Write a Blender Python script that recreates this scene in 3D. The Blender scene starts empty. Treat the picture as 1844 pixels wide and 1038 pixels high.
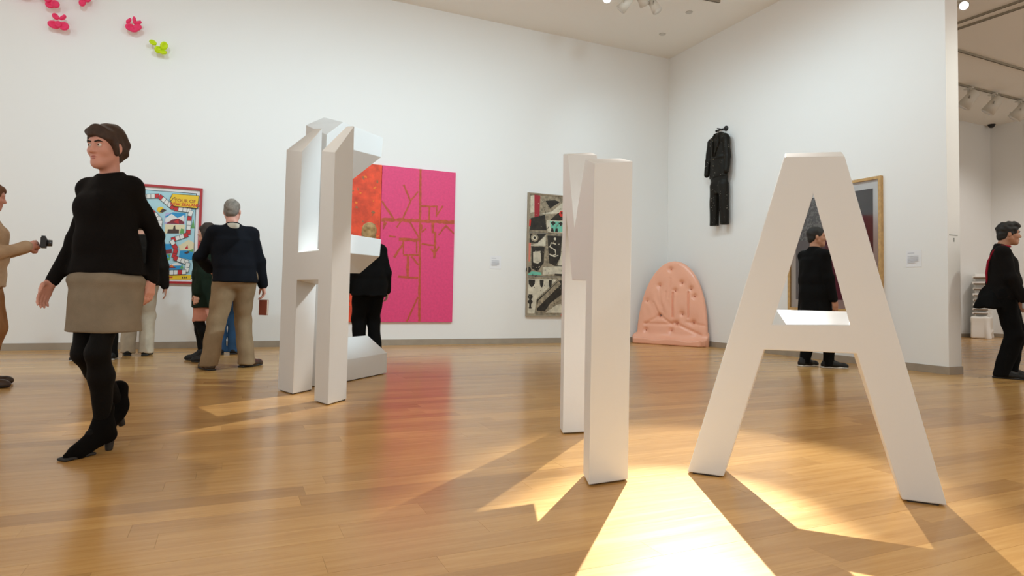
import bpy, bmesh, math, random
import numpy as np
from mathutils import Vector, Matrix, Euler
from mathutils.geometry import tessellate_polygon

sc = bpy.context.scene
COL = sc.collection

# ------------------------------------------------------------------ camera, world, exposure, big lights
def make_camera():
    yaw, pitch, roll = math.radians(24.0157), math.radians(2.5753), math.radians(1.1472)
    f_px, cy = 1129.78, 481.74
    fwd = Vector((math.sin(yaw)*math.cos(pitch), math.cos(yaw)*math.cos(pitch), math.sin(pitch)))
    r0 = Vector((math.cos(yaw), -math.sin(yaw), 0)); u0 = r0.cross(fwd)
    r = r0*math.cos(roll) + u0*math.sin(roll); u = -r0*math.sin(roll) + u0*math.cos(roll)
    cd = bpy.data.cameras.new('camera'); cam = bpy.data.objects.new('camera', cd); COL.objects.link(cam)
    cd.sensor_fit = 'HORIZONTAL'; cd.sensor_width = 36.0; cd.lens = 36.0*f_px/1844.0
    cd.shift_y = (cy-519.0)/1844.0
    cd.clip_end = 200
    m = Matrix((r, u, -fwd)).transposed().to_4x4(); m.translation = (0, 0, .83)
    cam.matrix_world = m; sc.camera = cam
make_camera()

world = bpy.data.worlds.new('gallery_ambient'); sc.world = world; world.use_nodes = True
bg = world.node_tree.nodes['Background']
bg.inputs[0].default_value = (1.0, .965, .92, 1); bg.inputs[1].default_value = .88
sc.view_settings.view_transform = 'Standard'; sc.view_settings.look = 'None'
sc.view_settings.exposure = 0.05; sc.view_settings.gamma = 1.0; sc.view_settings.use_curve_mapping = False
try:
    sc.cycles.use_denoising = True
    sc.cycles.max_bounces = 8; sc.cycles.diffuse_bounces = 4; sc.cycles.glossy_bounces = 3
    sc.cycles.sample_clamp_indirect = 6.0
except Exception:
    pass

def spot(name, loc, target, energy, color=(1, 1, 1), cone=60, blend=.6, radius=.05, parent=None):
    ld = bpy.data.lights.new(name, 'SPOT'); ld.energy = energy; ld.color = color
    ld.spot_size = math.radians(cone); ld.spot_blend = blend; ld.shadow_soft_size = radius
    o = bpy.data.objects.new(name, ld); COL.objects.link(o)
    d = Vector(target)-Vector(loc); q = d.to_track_quat('-Z', 'Y')
    o.matrix_world = Matrix.Translation(loc) @ q.to_matrix().to_4x4()
    if parent: 
        mw = o.matrix_world.copy(); o.parent = parent; o.matrix_world = mw
    return o
COOL = (.68, .89, 1.0); WARM = (1.0, .93, .82)
# wall washers on the ceiling tracks over the visitors
for wx_, e_ in ((-4.2, 90), (-1.6, 215), (.6, 290), (2.6, 280), (4.6, 220)):
    spot('wall_washer_light', (wx_, 5.2, 4.95), (wx_+.2, 9.94, 2.0), e_, COOL, 96, 1, .15)
for wy_, e_ in ((8.6, 130), (6.6, 200), (5.0, 185)):
    spot('wall_washer_light', (4.4, wy_, 5.4), (7.75, wy_-.1, 2.0), e_, COOL, 96, 1, .15)
# key spots aimed at the letters from over by the far corner
spot('letter_key_light', (5.65, 6.65, 5.25), (1.42, 1.75, 0), 9500, (.94, .98, 1), 10.5, .6, .03)
spot('letter_key_light', (5.65, 6.65, 5.25), (1.85, 2.05, 0), 2400, (1, .97, .93), 19, .45, .03)
spot('letter_key_light', (4.84, 7.69, 5.18), (.02, 4.80, 0), 1700, (1, .97, .92), 11, .5, .03)
spot('letter_face_light', (6.0, 3.0, 5.3), (1.05, 6.2, 1.6), 1500, COOL, 20, .5, .05)
spot('letter_side_light', (6.6, 1.0, 5.3), (2.2, 2.2, .2), 260, WARM, 50, .6, .05)
spot('letter_side_light', (-1.5, 6.0, 5.3), (2.2, 2.4, .6), 260, WARM, 55, .6, .05)
# next room
for p_ in ((12.6, 7.2, 5.35), (15.9, 7.2, 5.35)):
    spot('next_room_light', p_, (p_[0]+1.2, 9.9, 1.2), 190, (1, .98, .95), 80, 1, .15)
spot('wall_end_fill_light', (9.4, 2.2, 5.3), (7.95, 4.9, 2.2), 260, (.94, 1, .93), 60, .9, .1)  # unseen fill added to brighten the end of the projecting wall
spot('next_room_light', (14.5, 7.0, 5.3), (18.2, 7.2, 1.5), 150, (1, .98, .95), 80, 1, .15)

# ------------------------------------------------------------------ materials
def mat(name, col, rough=.6, spec=.5, bump=None, bump_scale=80, sheen=0, coat=0, metallic=0, var=0, var_scale=6, emit=None, trans=0):
    m = bpy.data.materials.get(name)
    if m: return m
    m = bpy.data.materials.new(name); m.use_nodes = True
    nt = m.node_tree; b = nt.nodes['Principled BSDF']
    b.inputs['Base Color'].default_value = (*col, 1); b.inputs['Roughness'].default_value = rough
    b.inputs['Specular IOR Level'].default_value = spec; b.inputs['Metallic'].default_value = metallic
    b.inputs['Sheen Weight'].default_value = sheen; b.inputs['Coat Weight'].default_value = coat
    b.inputs['Transmission Weight'].default_value = trans
    if emit: b.inputs['Emission Color'].default_value = (*emit[0], 1); b.inputs['Emission Strength'].default_value = emit[1]
    tc = None
    def coord():
        nonlocal tc
        if tc is None: tc = nt.nodes.new('ShaderNodeTexCoord')
        return tc.outputs['Object']
    if var:
        n = nt.nodes.new('ShaderNodeTexNoise'); n.inputs['Scale'].default_value = var_scale; n.inputs['Detail'].default_value = 5
        nt.links.new(coord(), n.inputs['Vector'])
        r = nt.nodes.new('ShaderNodeValToRGB')
        r.color_ramp.elements[0].position = .3; r.color_ramp.elements[1].position = .72
        r.color_ramp.elements[0].color = (*[max(0, c*(1-var)) for c in col], 1)
        r.color_ramp.elements[1].color = (*[min(1, c*(1+var)) for c in col], 1)
        nt.links.new(n.outputs['Fac'], r.inputs['Fac']); nt.links.new(r.outputs['Color'], b.inputs['Base Color'])
    if bump:
        n = nt.nodes.new('ShaderNodeTexNoise'); n.inputs['Scale'].default_value = bump_scale; n.inputs['Detail'].default_value = 4
        nt.links.new(coord(), n.inputs['Vector'])
        bp = nt.nodes.new('ShaderNodeBump'); bp.inputs['Strength'].default_value = bump; bp.inputs['Distance'].default_value = .01
        nt.links.new(n.outputs['Fac'], bp.inputs['Height']); nt.links.new(bp.outputs['Normal'], b.inputs['Normal'])
    return m

M_WALL = mat('wall_paint', (.86, .855, .83), .85, .2, bump=.04, bump_scale=160)
M_CEIL = mat('ceiling_paint', (.90, .87, .81), .9, .2, bump=.03, bump_scale=90)
M_BASE = mat('skirting_metal', (.36, .30, .23), .4, .5, var=.08)
M_LET = mat('letter_paint', (.73, .74, .73), .5, .35, bump=.03, bump_scale=60)
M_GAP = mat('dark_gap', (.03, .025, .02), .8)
M_BLACK = mat('black_plastic', (.012, .012, .012), .4)
M_LAMP = mat('lamp_housing', (.70, .66, .58), .45)
M_LENS = mat('lamp_lens', (1, 1, 1), .3, emit=((1, .98, .94), 14))
M_CARD = mat('label_card', (.85, .85, .86), .6)
M_PRINT = mat('label_print', (.62, .63, .67), .7)

def floor_material():
    m = bpy.data.materials.new('oak_floor'); m.use_nodes = True; nt = m.node_tree; b = nt.nodes['Principled BSDF']; L = nt.links.new
    geo = nt.nodes.new('ShaderNodeNewGeometry'); oi = nt.nodes.new('ShaderNodeObjectInfo')
    add = nt.nodes.new('ShaderNodeMath'); add.operation = 'ADD'; L(geo.outputs['Random Per Island'], add.inputs[0]); L(oi.outputs['Random'], add.inputs[1])
    fr = nt.nodes.new('ShaderNodeMath'); fr.operation = 'FRACT'; L(add.outputs[0], fr.inputs[0])
    comb = nt.nodes.new('ShaderNodeCombineXYZ'); m1 = nt.nodes.new('ShaderNodeMath'); m1.operation = 'MULTIPLY'; m1.inputs[1].default_value = 37.0
    L(fr.outputs[0], m1.inputs[0]); L(m1.outputs[0], comb.inputs[0]); L(m1.outputs[0], comb.inputs[2])
    va = nt.nodes.new('ShaderNodeVectorMath'); va.operation = 'ADD'; L(geo.outputs['Position'], va.inputs[0]); L(comb.outputs[0], va.inputs[1])
    mp = nt.nodes.new('ShaderNodeMapping'); mp.inputs['Scale'].default_value = (1.3, 22, 1); L(va.outputs[0], mp.inputs['Vector'])
    n = nt.nodes.new('ShaderNodeTexNoise'); n.inputs['Scale'].default_value = 1.6; n.inputs['Detail'].default_value = 7; n.inputs['Roughness'].default_value = .62; n.inputs['Distortion'].default_value = .5
    L(mp.outputs[0], n.inputs['Vector'])
    ramp = nt.nodes.new('ShaderNodeValToRGB'); e = ramp.color_ramp.elements
    e[0].position = .25; e[0].color = (.50, .265, .082, 1); e[1].position = .75; e[1].color = (.66, .40, .145, 1)
    L(n.outputs['Fac'], ramp.inputs['Fac'])
    tone = nt.nodes.new('ShaderNodeValToRGB'); t = tone.color_ramp.elements
    t[0].position = 0; t[0].color = (.80, .75, .70, 1); t[1].position = 1; t[1].color = (1.08, 1.08, 1.06, 1)
    k = tone.color_ramp.elements.new(.3); k.color = (.95, .93, .91, 1)
    L(fr.outputs[0], tone.inputs['Fac'])
    mul = nt.nodes.new('ShaderNodeMix'); mul.data_type = 'RGBA'; mul.blend_type = 'MULTIPLY'; mul.inputs[0].default_value = 1
    L(ramp.outputs['Color'], mul.inputs[6]); L(tone.outputs['Color'], mul.inputs[7])
    L(mul.outputs[2], b.inputs['Base Color'])
    b.inputs['Specular Tint'].default_value = (1, .86, .68, 1); b.inputs['Roughness'].default_value = .27; b.inputs['Specular IOR Level'].default_value = .5
    rr = nt.nodes.new('ShaderNodeMapRange'); rr.inputs[3].default_value = .19; rr.inputs[4].default_value = .25
    L(n.outputs['Fac'], rr.inputs[0]); L(rr.outputs[0], b.inputs['Roughness'])
    bp = nt.nodes.new('ShaderNodeBump'); bp.inputs['Strength'].default_value = .02; bp.inputs['Distance'].default_value = .002
    L(n.outputs['Fac'], bp.inputs['Height']); L(bp.outputs['Normal'], b.inputs['Normal'])
    return m
M_FLOOR = floor_material()

# ------------------------------------------------------------------ mesh helpers
def link(name, me, m=None, parent=None, smooth=False):
    o = bpy.data.objects.new(name, me); COL.objects.link(o)
    if m is not None and not me.materials:
        for q in (m if isinstance(m, (list, tuple)) else [m]): me.materials.append(q)
    if parent: o.parent = parent
    if smooth: me.polygons.foreach_set('use_smooth', [True]*len(me.polygons))
    return o
def mesh(name, v, f, m=None, parent=None, smooth=False):
    me = bpy.data.meshes.new(name); me.from_pydata([tuple(map(float, p)) for p in v], [], [tuple(map(int, q)) for q in f]); me.update()
    return link(name, me, m, parent, smooth)
def from_bm(name, bm, m=None, parent=None, smooth=False):
    bmesh.ops.recalc_face_normals(bm, faces=bm.faces)
    me = bpy.data.meshes.new(name); bm.to_mesh(me); bm.free(); return link(name, me, m, parent, smooth)
def bm_box(bm, lo, hi, rot=None, bevel=0):
    lo, hi = Vector(lo), Vector(hi); c = (lo+hi)/2; s = hi-lo
    r = bmesh.ops.create_cube(bm, size=1)
    vs = r['verts']; bmesh.ops.scale(bm, vec=s, verts=vs)
    if bevel:
        es = list({e for v in vs for e in v.link_edges})
        rb = bmesh.ops.bevel(bm, geom=es, offset=bevel, segments=2, affect='EDGES', profile=.5)
        vs = list({v for f in rb['faces'] for v in f.verts} | {v for v in vs if v.is_valid})
    if rot is not None: bmesh.ops.rotate(bm, verts=vs, cent=(0, 0, 0), matrix=rot)
    bmesh.ops.translate(bm, vec=c, verts=vs)
    return vs
def box(name, lo, hi, m, parent=None, bevel=0):
    bm = bmesh.new(); bm_box(bm, lo, hi, None, bevel); return from_bm(name, bm, m, parent)
def tube(name, pts, rad, m, parent=None, n=10, smooth=True):
    pts = [Vector(p) for p in pts]; rad = rad if isinstance(rad, (list, tuple)) else [rad]*len(pts)
    v, f = [], []
    for i, p in enumerate(pts):
        d = (pts[min(i+1, len(pts)-1)]-pts[max(i-1, 0)]).normalized()
        a = d.cross(Vector((0, 0, 1)) if abs(d.z) < .9 else Vector((1, 0, 0))).normalized(); b = d.cross(a)
        for k in range(n):
            t = 2*math.pi*k/n; v.append(p+(a*math.cos(t)+b*math.sin(t))*rad[i])
    for i in range(len(pts)-1):
        for k in range(n): f.append((i*n+k, i*n+(k+1) % n, (i+1)*n+(k+1) % n, (i+1)*n+k))
    f.append(tuple(range(n))[::-1]); f.append(tuple(range((len(pts)-1)*n, len(pts)*n)))
    return mesh(name, v, f, m, parent, smooth)
def empty(name, loc=(0, 0, 0), rz=0):
    o = bpy.data.objects.new(name, None); COL.objects.link(o); o.location = loc; o.rotation_euler = (0, 0, rz); o.empty_display_size = .1; return o
def tag(o, label=None, cat=None, group=None, kind=None):
    if label: o['label'] = label
    if cat: o['category'] = cat
    if group: o['group'] = group
    if kind: o['kind'] = kind
    return o

# ------------------------------------------------------------------ the room
XR, YB, ZC = 7.752, 9.946, 5.582
YE = 4.687; TH = .24
def struct(o): o['kind'] = 'structure'; return o
struct(box('wall_back', (-7, YB, 0), (18.6, YB+.2, ZC), M_WALL))
struct(box('wall_right', (XR, YE, 0), (XR+TH, YB, ZC), M_WALL))
struct(box('wall_far', (18.3, 2.0, 0), (18.5, YB, ZC), M_WALL))
struct(box('ceiling', (-7, -4, ZC), (18.6, YB+.2, ZC+.2), M_CEIL))
BB = .092
struct(box('baseboard_back', (-7, YB-.012, 0), (XR, YB+.01, BB), M_BASE))
b_ = struct(box('baseboard_right', (XR-.012, YE-.012, 0), (XR+TH+.012, YB-.012, BB), M_BASE))
struct(box('baseboard_next_room', (XR+TH, YB-.012, 0), (18.3, YB+.01, BB), M_BASE))
struct(box('baseboard_far', (18.288, 2, 0), (18.31, YB-.012, BB), M_BASE))

def build_floor():
    rnd = random.Random(5)
    fl = struct(box('floor', (-7, -2, -.06), (18.6, YB+.2, -.02), mat('subfloor', (.18, .10, .04), .9)))
    W = .128; cands = []
    y = -1.9; row = 0
    while y < YB:
        x = -7+rnd.uniform(-1.6, 0)
        while x < 18.5:
            l = rnd.choice((.9, 1.2, 1.5, 1.8, 2.1)); a, b = max(x, -7), min(x+l, 18.55)
            if b-a > .05: cands.append((a, b, y, min(W, YB-y)))
            x += l
        y += W; row += 1
    # planks the photograph shows nearest and largest are objects; the rest one mesh
    yaw = math.radians(24.0157); s, c = math.sin(yaw), math.cos(yaw)
    def score(q):
        a, b, y0, w = q; best = 0
        for t in (.02, .25, .5, .75, .98):
            px, py = a+(b-a)*t, y0+w/2
            dep = px*s+py*c; lat = px*c-py*s
            if dep > .9 and abs(lat)/dep < .80 and dep > 1.25: best = max(best, (b-a)*w/(dep**3))
        return best
    cands.sort(key=score, reverse=True)
    near = [q for q in cands[:300] if score(q) > 0]; far = cands[len(near):]
    cache = {}
    g = .0003
    for a, b, y0, w in near:
        key = (round(b-a, 3), round(w, 3))
        if key not in cache:
            bm = bmesh.new(); bm_box(bm, (g, g, -.02), (key[0]-g, key[1]-g, 0)); 
            bmesh.ops.recalc_face_normals(bm, faces=bm.faces)
            me = bpy.data.meshes.new('plank'); bm.to_mesh(me); bm.free(); me.materials.append(M_FLOOR); cache[key] = me
        o = bpy.data.objects.new('plank', cache[key]); COL.objects.link(o); o.parent = fl
        o.location = (a, y0, rnd.uniform(-.0004, 0))
    v, f = [], []
    for a, b, y0, w in far:
        i = len(v); z = rnd.uniform(-.0004, 0)
        v += [(a+g, y0+g, -.02), (b-g, y0+g, -.02), (b-g, y0+w-g, -.02), (a+g, y0+w-g, -.02), (a+g, y0+g, z), (b-g, y0+g, z), (b-g, y0+w-g, z), (a+g, y0+w-g, z)]
        f += [(i+4, i+5, i+6, i+7), (i, i+1, i+5, i+4), (i+1, i+2, i+6, i+5), (i+2, i+3, i+7, i+6), (i+3, i, i+4, i+7)]
    o = mesh('planking', v, f, M_FLOOR, fl); o['kind'] = 'stuff'
build_floor()

# ------------------------------------------------------------------ letters
def letter(name, label, org, e, D, front, back, hole_f=None, hole_b=None, plates=()):
    O = Vector((*org, 0)); E = Vector((*e, 0)).normalized(); D = Vector((*D, 0))
    root = empty(name, O); tag(root, label, 'letter', 'white block letters')
    Z0 = .007
    P = lambda s, z, d: E*s+D*d+Vector((0, 0, max(z, Z0)))
    loops_f = [front]+([hole_f] if hole_f else []); loops_b = [back]+([hole_b] if hole_b else [])
    v = []; f = []; nf = sum(map(len, loops_f))
    for L in loops_f: v += [P(s, z, 0) for s, z in L]
    for L in loops_b: v += [P(s, z, 1) for s, z in L]
    for tri in tessellate_polygon([[Vector((s, z, 0)) for s, z in L] for L in loops_f]): f.append(tuple(tri))
    for tri in tessellate_polygon([[Vector((s, z, 0)) for s, z in L] for L in loops_b]): f.append(tuple(nf+i for i in tri))
    i0 = 0
    for L in loops_f:
        n = len(L)
        for k in range(n):
            a, b = i0+k, i0+(k+1) % n; f.append((a, b, nf+b, nf+a))
        i0 += n
    bm = bmesh.new(); bv = [bm.verts.new(p) for p in v]
    for q in f: bm.faces.new([bv[i] for i in q])
    bmesh.ops.recalc_face_normals(bm, faces=bm.faces)
    bmesh.ops.dissolve_limit(bm, angle_limit=.002, verts=bm.verts, edges=bm.edges)
    o = from_bm('letter_body', bm, M_LET, root)
    md = o.modifiers.new('bevel', 'BEVEL'); md.width = .004; md.segments = 2; md.limit_method = 'ANGLE'; md.angle_limit = math.radians(20)
    for s0, s1 in plates:  # near-black inset plates stand in for the shadow line under the letter
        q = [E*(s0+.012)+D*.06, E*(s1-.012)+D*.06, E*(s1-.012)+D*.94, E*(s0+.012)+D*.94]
        mesh('shadow_gap_plate', [(*p.xy, 0) for p in q]+[(*p.xy, Z0+.001) for p in q],
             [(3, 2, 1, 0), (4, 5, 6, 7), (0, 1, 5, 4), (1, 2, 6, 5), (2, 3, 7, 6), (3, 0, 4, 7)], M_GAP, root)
    return root
letter('letter_h', 'tall white letter H block with slanted tops, leftmost of the letters', (.382, 5.622), (.317, -.948), (.180, .166),
    [(0, 0), (.299, 0), (.299, .921), (.685, .921), (.685, 0), (.91, 0), (.895, 1.87), (.672, 1.915), (.672, 1.147), (.305, 1.143), (.313, 1.967), (0, 2.03)],
    [(.12, 0), (.27, 0), (.28, .89), (.72, .89), (.72, 0), (.868, 0), (.857, 2.14), (.735, 2.16), (.725, 1.19), (.285, 1.19), (.297, 2.225), (.148, 2.25)],
    plates=((.03, .28), (.71, .88)))
letter('letter_e', 'white letter E block with flaring arms, right behind the letter H', (1.038, 5.997), (.693, .721), (-.173, .166),
    [(-.45, 0), (.655, 0), (.65, .212), (-.18, .205), (-.18, 1.194), (.455, 1.199), (.475, 1.373), (-.18, 1.371), (-.18, 2.16), (.432, 2.207), (.452, 2.411), (-.234, 2.385), (-.47, 2.21)],
    [(-.45, 0), (.67, 0), (.65, .385), (-.22, .385), (-.22, 1.0), (.472, 1.024), (.462, 1.36), (-.22, 1.36), (-.22, 1.96), (.30, 1.967), (.33, 2.45), (-.20, 2.46), (-.45, 2.32)],
    plates=((-.42, .62),))
letter('letter_m', 'white letter M block seen nearly edge-on, nearest the bright floor patch', (1.459, 2.402), (.380, .925), (.213, .011),
    [(0, 0), (.17, 0), (.172, .907), (.694, .922), (1.06, 1.37), (1.035, 0), (1.187, 0), (1.25, 1.755), (1.005, 1.695), (.633, 1.203), (.25, 1.505), (-.024, 1.427)],
    [(0, 0), (.15, 0), (.155, .92), (.70, .93), (1.02, 1.37), (1.0, 0), (1.15, 0), (1.2, 1.78), (1.0, 1.72), (.64, 1.24), (.24, 1.53), (-.02, 1.46)],
    plates=((.01, .15), (1.04, 1.16)))
letter('letter_a', 'white letter A block with splayed legs and crossbar, rightmost of the letters', (2.014, 2.419), (.668, -.744), (.105, .102),
    [(0, 0), (.164, 0), (.3386, .605), (.7120, .608), (.877, 0), (1.035, 0), (.668, 1.478), (.424, 1.491)],
    [(.01, 0), (.17, 0), (.345, .60), (.715, .60), (.885, 0), (1.035, 0), (.672, 1.53), (.430, 1.54)],
    [(.3721, .721), (.543, 1.313), (.687, .73)], [(.395, .789), (.55, 1.35), (.705, .789)], plates=((.012, .155), (.885, 1.02)))

# ------------------------------------------------------------------ signed-distance modelling (bodies, clothes, padding)
class SDF:
    def __init__(s): s.ops = []
    def cone(s, a, b, ra, rb=None, k=.02, op='add'):
        a, b = np.array(a, float), np.array(b, float); rb = ra if rb is None else rb
        def fn(P):
            ba = b-a; L = max(float(ba@ba), 1e-9)
            t = np.clip(((P-a)@ba)/L, 0, 1)
            return np.linalg.norm(P-a-t[..., None]*ba, axis=-1)-(ra+(rb-ra)*t)
        R = max(ra, rb); s.ops.append((op, fn, np.minimum(a, b)-R, np.maximum(a, b)+R, k)); return s
    def ell(s, c, r, k=.02, op='add', rot=None):
        c, r = np.array(c, float), np.array(r, float)
        M = np.eye(3) if rot is None else np.array(rot)          # columns = local axes
        def fn(P):
            q = (P-c)@M; k0 = np.linalg.norm(q/r, axis=-1); k1 = np.linalg.norm(q/(r*r), axis=-1)
            return k0*(k0-1)/np.maximum(k1, 1e-9)
        ext = np.sqrt(((M*r)**2).sum(1)); s.ops.append((op, fn, c-ext, c+ext, k)); return s
    def frustum(s, c0, c1, r0, r1, k=.02, rnd=.01, op='add'):
        # elliptic frustum between heights c0.z and c1.z
        c0, c1, r0, r1 = (np.array(q, float) for q in (c0, c1, r0, r1))
        def fn(P):
            t = np.clip((P[..., 2]-c0[2])/(c1[2]-c0[2]), 0, 1)[..., None]
            c = c0+(c1-c0)*t; r = r0+(r1-r0)*t
            q = (P[..., :2]-c[..., :2])/r; n = np.linalg.norm(q, axis=-1)
            n1 = np.linalg.norm(q/r, axis=-1); d = n*(n-1)/np.maximum(n1, 1e-9)
            dz = np.maximum(c0[2]-P[..., 2], P[..., 2]-c1[2])
            u = np.maximum(d+rnd, 0); w = np.maximum(dz+rnd, 0)
            return np.minimum(np.maximum(d, dz)+rnd, 0)+np.sqrt(u*u+w*w)-rnd
        R = max(r0.max(), r1.max()); lo = np.minimum(c0, c1)-[R, R, 0]; hi = np.maximum(c0, c1)+[R, R, 0]
        s.ops.append((op, fn, lo, hi, k)); return s
    def rbox(s, c, h, r=.01, k=.02, op='add', rot=None):
        c, h = np.array(c, float), np.array(h, float); M = np.eye(3) if rot is None else np.array(rot)
        def fn(P):
            q = np.abs((P-c)@M)-(h-r)
            return np.linalg.norm(np.maximum(q, 0), axis=-1)+np.minimum(q.max(-1), 0)-r
        ext = np.abs(M)@h; s.ops.append((op, fn, c-ext, c+ext, k)); return s
    def half(s, n, d, k=.005):                                    # keep n.p < d
        n = np.array(n, float); d = d/np.linalg.norm(n); n = n/np.linalg.norm(n)
        s.ops.append(('cut', lambda P: P@n-d, None, None, k)); return s
    def func(s, fn, lo, hi, k=.01, op='add'): s.ops.append((op, fn, np.array(lo, float), np.array(hi, float), k)); return s
    def mesh(s, vox, noise=None):
        adds = [o for o in s.ops if o[0] == 'add']
        lo = np.min([o[2] for o in adds], 0)-3*vox-.01; hi = np.max([o[3] for o in adds], 0)+3*vox+.01
        n = np.ceil((hi-lo)/vox).astype(int)+1
        ax = [lo[i]+vox*np.arange(n[i]) for i in range(3)]
        D = np.full(n, .08, np.float64)
        def sub(l, h, m):
            sl = []
            for i in range(3):
                a = max(0, int((l[i]-m-lo[i])/vox)); b = min(n[i], int((h[i]+m-lo[i])/vox)+2); sl.append(slice(a, b))
            return tuple(sl)
        def pts(sl):
            g = np.meshgrid(*[ax[i][sl[i]] for i in range(3)], indexing='ij'); return np.stack(g, -1)
        for op, fn, l, h, k in s.ops:
            sl = (slice(0, n[0]), slice(0, n[1]), slice(0, n[2])) if l is None else sub(l, h, .04+k)
            d = fn(pts(sl)); A = D[sl]
            if op == 'add':
                hh = np.maximum(k-np.abs(A-d), 0)/k; D[sl] = np.minimum(A, d)-hh*hh*k*.25
            else:
                if op == 'sub': d = -d
                hh = np.maximum(k-np.abs(A-d), 0)/k; D[sl] = np.maximum(A, d)+hh*hh*k*.25
        if noise:
            amp, freq, seed, zs = noise; rg = np.random.RandomState(seed)
            G = pts((slice(0, n[0]), slice(0, n[1]), slice(0, n[2]))); w = 0
            for i in range(7):
                dr = rg.normal(size=3)*[1, 1, zs]; dr = dr/np.linalg.norm(dr)*freq*rg.uniform(.6, 2.0)
                w = w+np.sin(G@dr+rg.uniform(0, 6.28)+1.2*np.sin((G*[1, 1, .6])@(rg.normal(size=3)*freq*.35)))/7
            D = D+amp*2.2*w
        return nets(D, lo, vox)
def nets(D, lo, vox):
    ins = D < 0; n = D.shape
    c = [ins[i:n[0]-1+i, j:n[1]-1+j, k:n[2]-1+k] for i in (0, 1) for j in (0, 1) for k in (0, 1)]
    sm = sum(q.astype(np.int8) for q in c); act = (sm > 0) & (sm < 8)
    idx = np.argwhere(act); N = len(idx)
    ids = -np.ones(act.shape, np.int64); ids[act] = np.arange(N)
    acc = np.zeros((N, 3)); cnt = np.zeros(N)
    cor = [(i, j, k) for i in (0, 1) for j in (0, 1) for k in (0, 1)]
    for a in cor:
        for x in range(3):
            if a[x]: continue
            b = list(a); b[x] = 1
            da = D[idx[:, 0]+a[0], idx[:, 1]+a[1], idx[:, 2]+a[2]]; db = D[idx[:, 0]+b[0], idx[:, 1]+b[1], idx[:, 2]+b[2]]
            m = (da < 0) != (db < 0)
            t = da[m]/(da[m]-db[m]); p = np.tile(np.array(a, float), (m.sum(), 1)); p[:, x] += t
            acc[m] += p; cnt[m] += 1
    V = lo+vox*(idx+acc/cnt[:, None]); F = []
    for x in range(3):
        y, z = (x+1) % 3, (x+2) % 3
        sa = [slice(1, n[q]-1) for q in range(3)]; sa[x] = slice(0, n[x]-1); sb = list(sa); sb[x] = slice(1, n[x])
        A, B = ins[tuple(sa)], ins[tuple(sb)]; ch = np.argwhere(A != B)
        if not len(ch): continue
        fl = A[A != B]; off = np.array([1, 1, 1]); off[x] = 0; ch = ch+off
        q = []
        for dy, dz in ((-1, -1), (0, -1), (0, 0), (-1, 0)):
            t = ch.copy(); t[:, y] += dy; t[:, z] += dz; q.append(ids[t[:, 0], t[:, 1], t[:, 2]])
        q = np.stack(q, 1); q[~fl] = q[~fl][:, ::-1]; F.append(q)
    return V, np.concatenate(F)
def sdf_obj(name, s, vox, m, parent=None, noise=None):
    V, F = s.mesh(vox, noise)
    me = bpy.data.meshes.new(name)
    me.vertices.add(len(V)); me.vertices.foreach_set('co', V.ravel())
    me.loops.add(F.size); me.loops.foreach_set('vertex_index', F.ravel().astype(np.int32))
    me.polygons.add(len(F)); me.polygons.foreach_set('loop_start', np.arange(0, F.size, 4, dtype=np.int32))
    me.update(calc_edges=True); me.validate()
    return link(name, me, m, parent, True)

# ------------------------------------------------------------------ flat pictures: layered painted shapes
class Canvas:
    def __init__(s, step=.00016): s.v, s.f, s.mi, s.mats, s.n, s.step = [], [], [], [], 0, step
    def _m(s, m):
        if m not in s.mats: s.mats.append(m)
        return s.mats.index(m)
    def poly(s, pts, m):
        s.n += 1; h = s.n*s.step; i = len(s.v); s.v += [(u, v, h) for u, v in pts]; s.mi_add = s._m(m)
        for tri in tessellate_polygon([[Vector((u, v, 0)) for u, v in pts]]):
            a, b, c = (Vector(pts[t]) for t in tri)
            if (b-a).cross(c-a) < 0: tri = tri[::-1]
            s.f.append(tuple(i+t for t in tri)); s.mi.append(s.mi_add)
    def rect(s, u0, v0, u1, v1, m): s.poly([(u0, v0), (u1, v0), (u1, v1), (u0, v1)], m)
    def disc(s, u, v, r, m, n=18, ry=None): s.poly([(u+r*math.cos(6.2832*k/n), v+(ry or r)*math.sin(6.2832*k/n)) for k in range(n)], m)
    def stroke(s, pts, w, m, jit=0, seed=0):
        rn = random.Random(seed); P = []
        for a, b in zip(pts, pts[1:]):
            k = max(1, int(math.dist(a, b)/.05)) if jit else 1
            P += [(a[0]+(b[0]-a[0])*t/k, a[1]+(b[1]-a[1])*t/k) for t in range(k)]
        P.append(pts[-1]); L, R = [], []
        for i, p in enumerate(P):
            d = Vector(P[min(i+1, len(P)-1)])-Vector(P[max(i-1, 0)]); d.normalize(); nrm = Vector((-d.y, d.x))
            ww = w*(.5+rn.uniform(-jit, jit)); L.append(Vector(p)+nrm*ww); R.append(Vector(p)-nrm*w*(.5+rn.uniform(-jit, jit)))
        s.poly([tuple(q) for q in L+R[::-1]], m)
    def build(s, name, parent, org, U, N, mats=None):
        U, N = Vector(U), Vector(N); O = Vector(org)
        o = mesh(name, [O+U*u+Vector((0, 0, v))+N*h for u, v, h in s.v], s.f, s.mats, parent)
        o.data.polygons.foreach_set('material_index', s.mi); return o
def text_mesh(name, body, size, m, parent, org, U, N, align='CENTER'):
    cu = bpy.data.curves.new(name, 'FONT'); cu.body = body; cu.size = size; cu.align_x = align; cu.align_y = 'CENTER'; cu.extrude = .0004; cu.offset = .0015
    t = bpy.data.objects.new(name, cu); COL.objects.link(t); dg = bpy.context.evaluated_depsgraph_get()
    me = bpy.data.meshes.new_from_object(t.evaluated_get(dg)); bpy.data.objects.remove(t); bpy.data.curves.remove(cu)
    U, N = Vector(U), Vector(N); Mx = Matrix((U, Vector((0, 0, 1)), N)).transposed().to_4x4(); Mx.translation = Vector(org); me.transform(Mx)
    me.materials.clear(); return link(name, me, m, parent)

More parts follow.
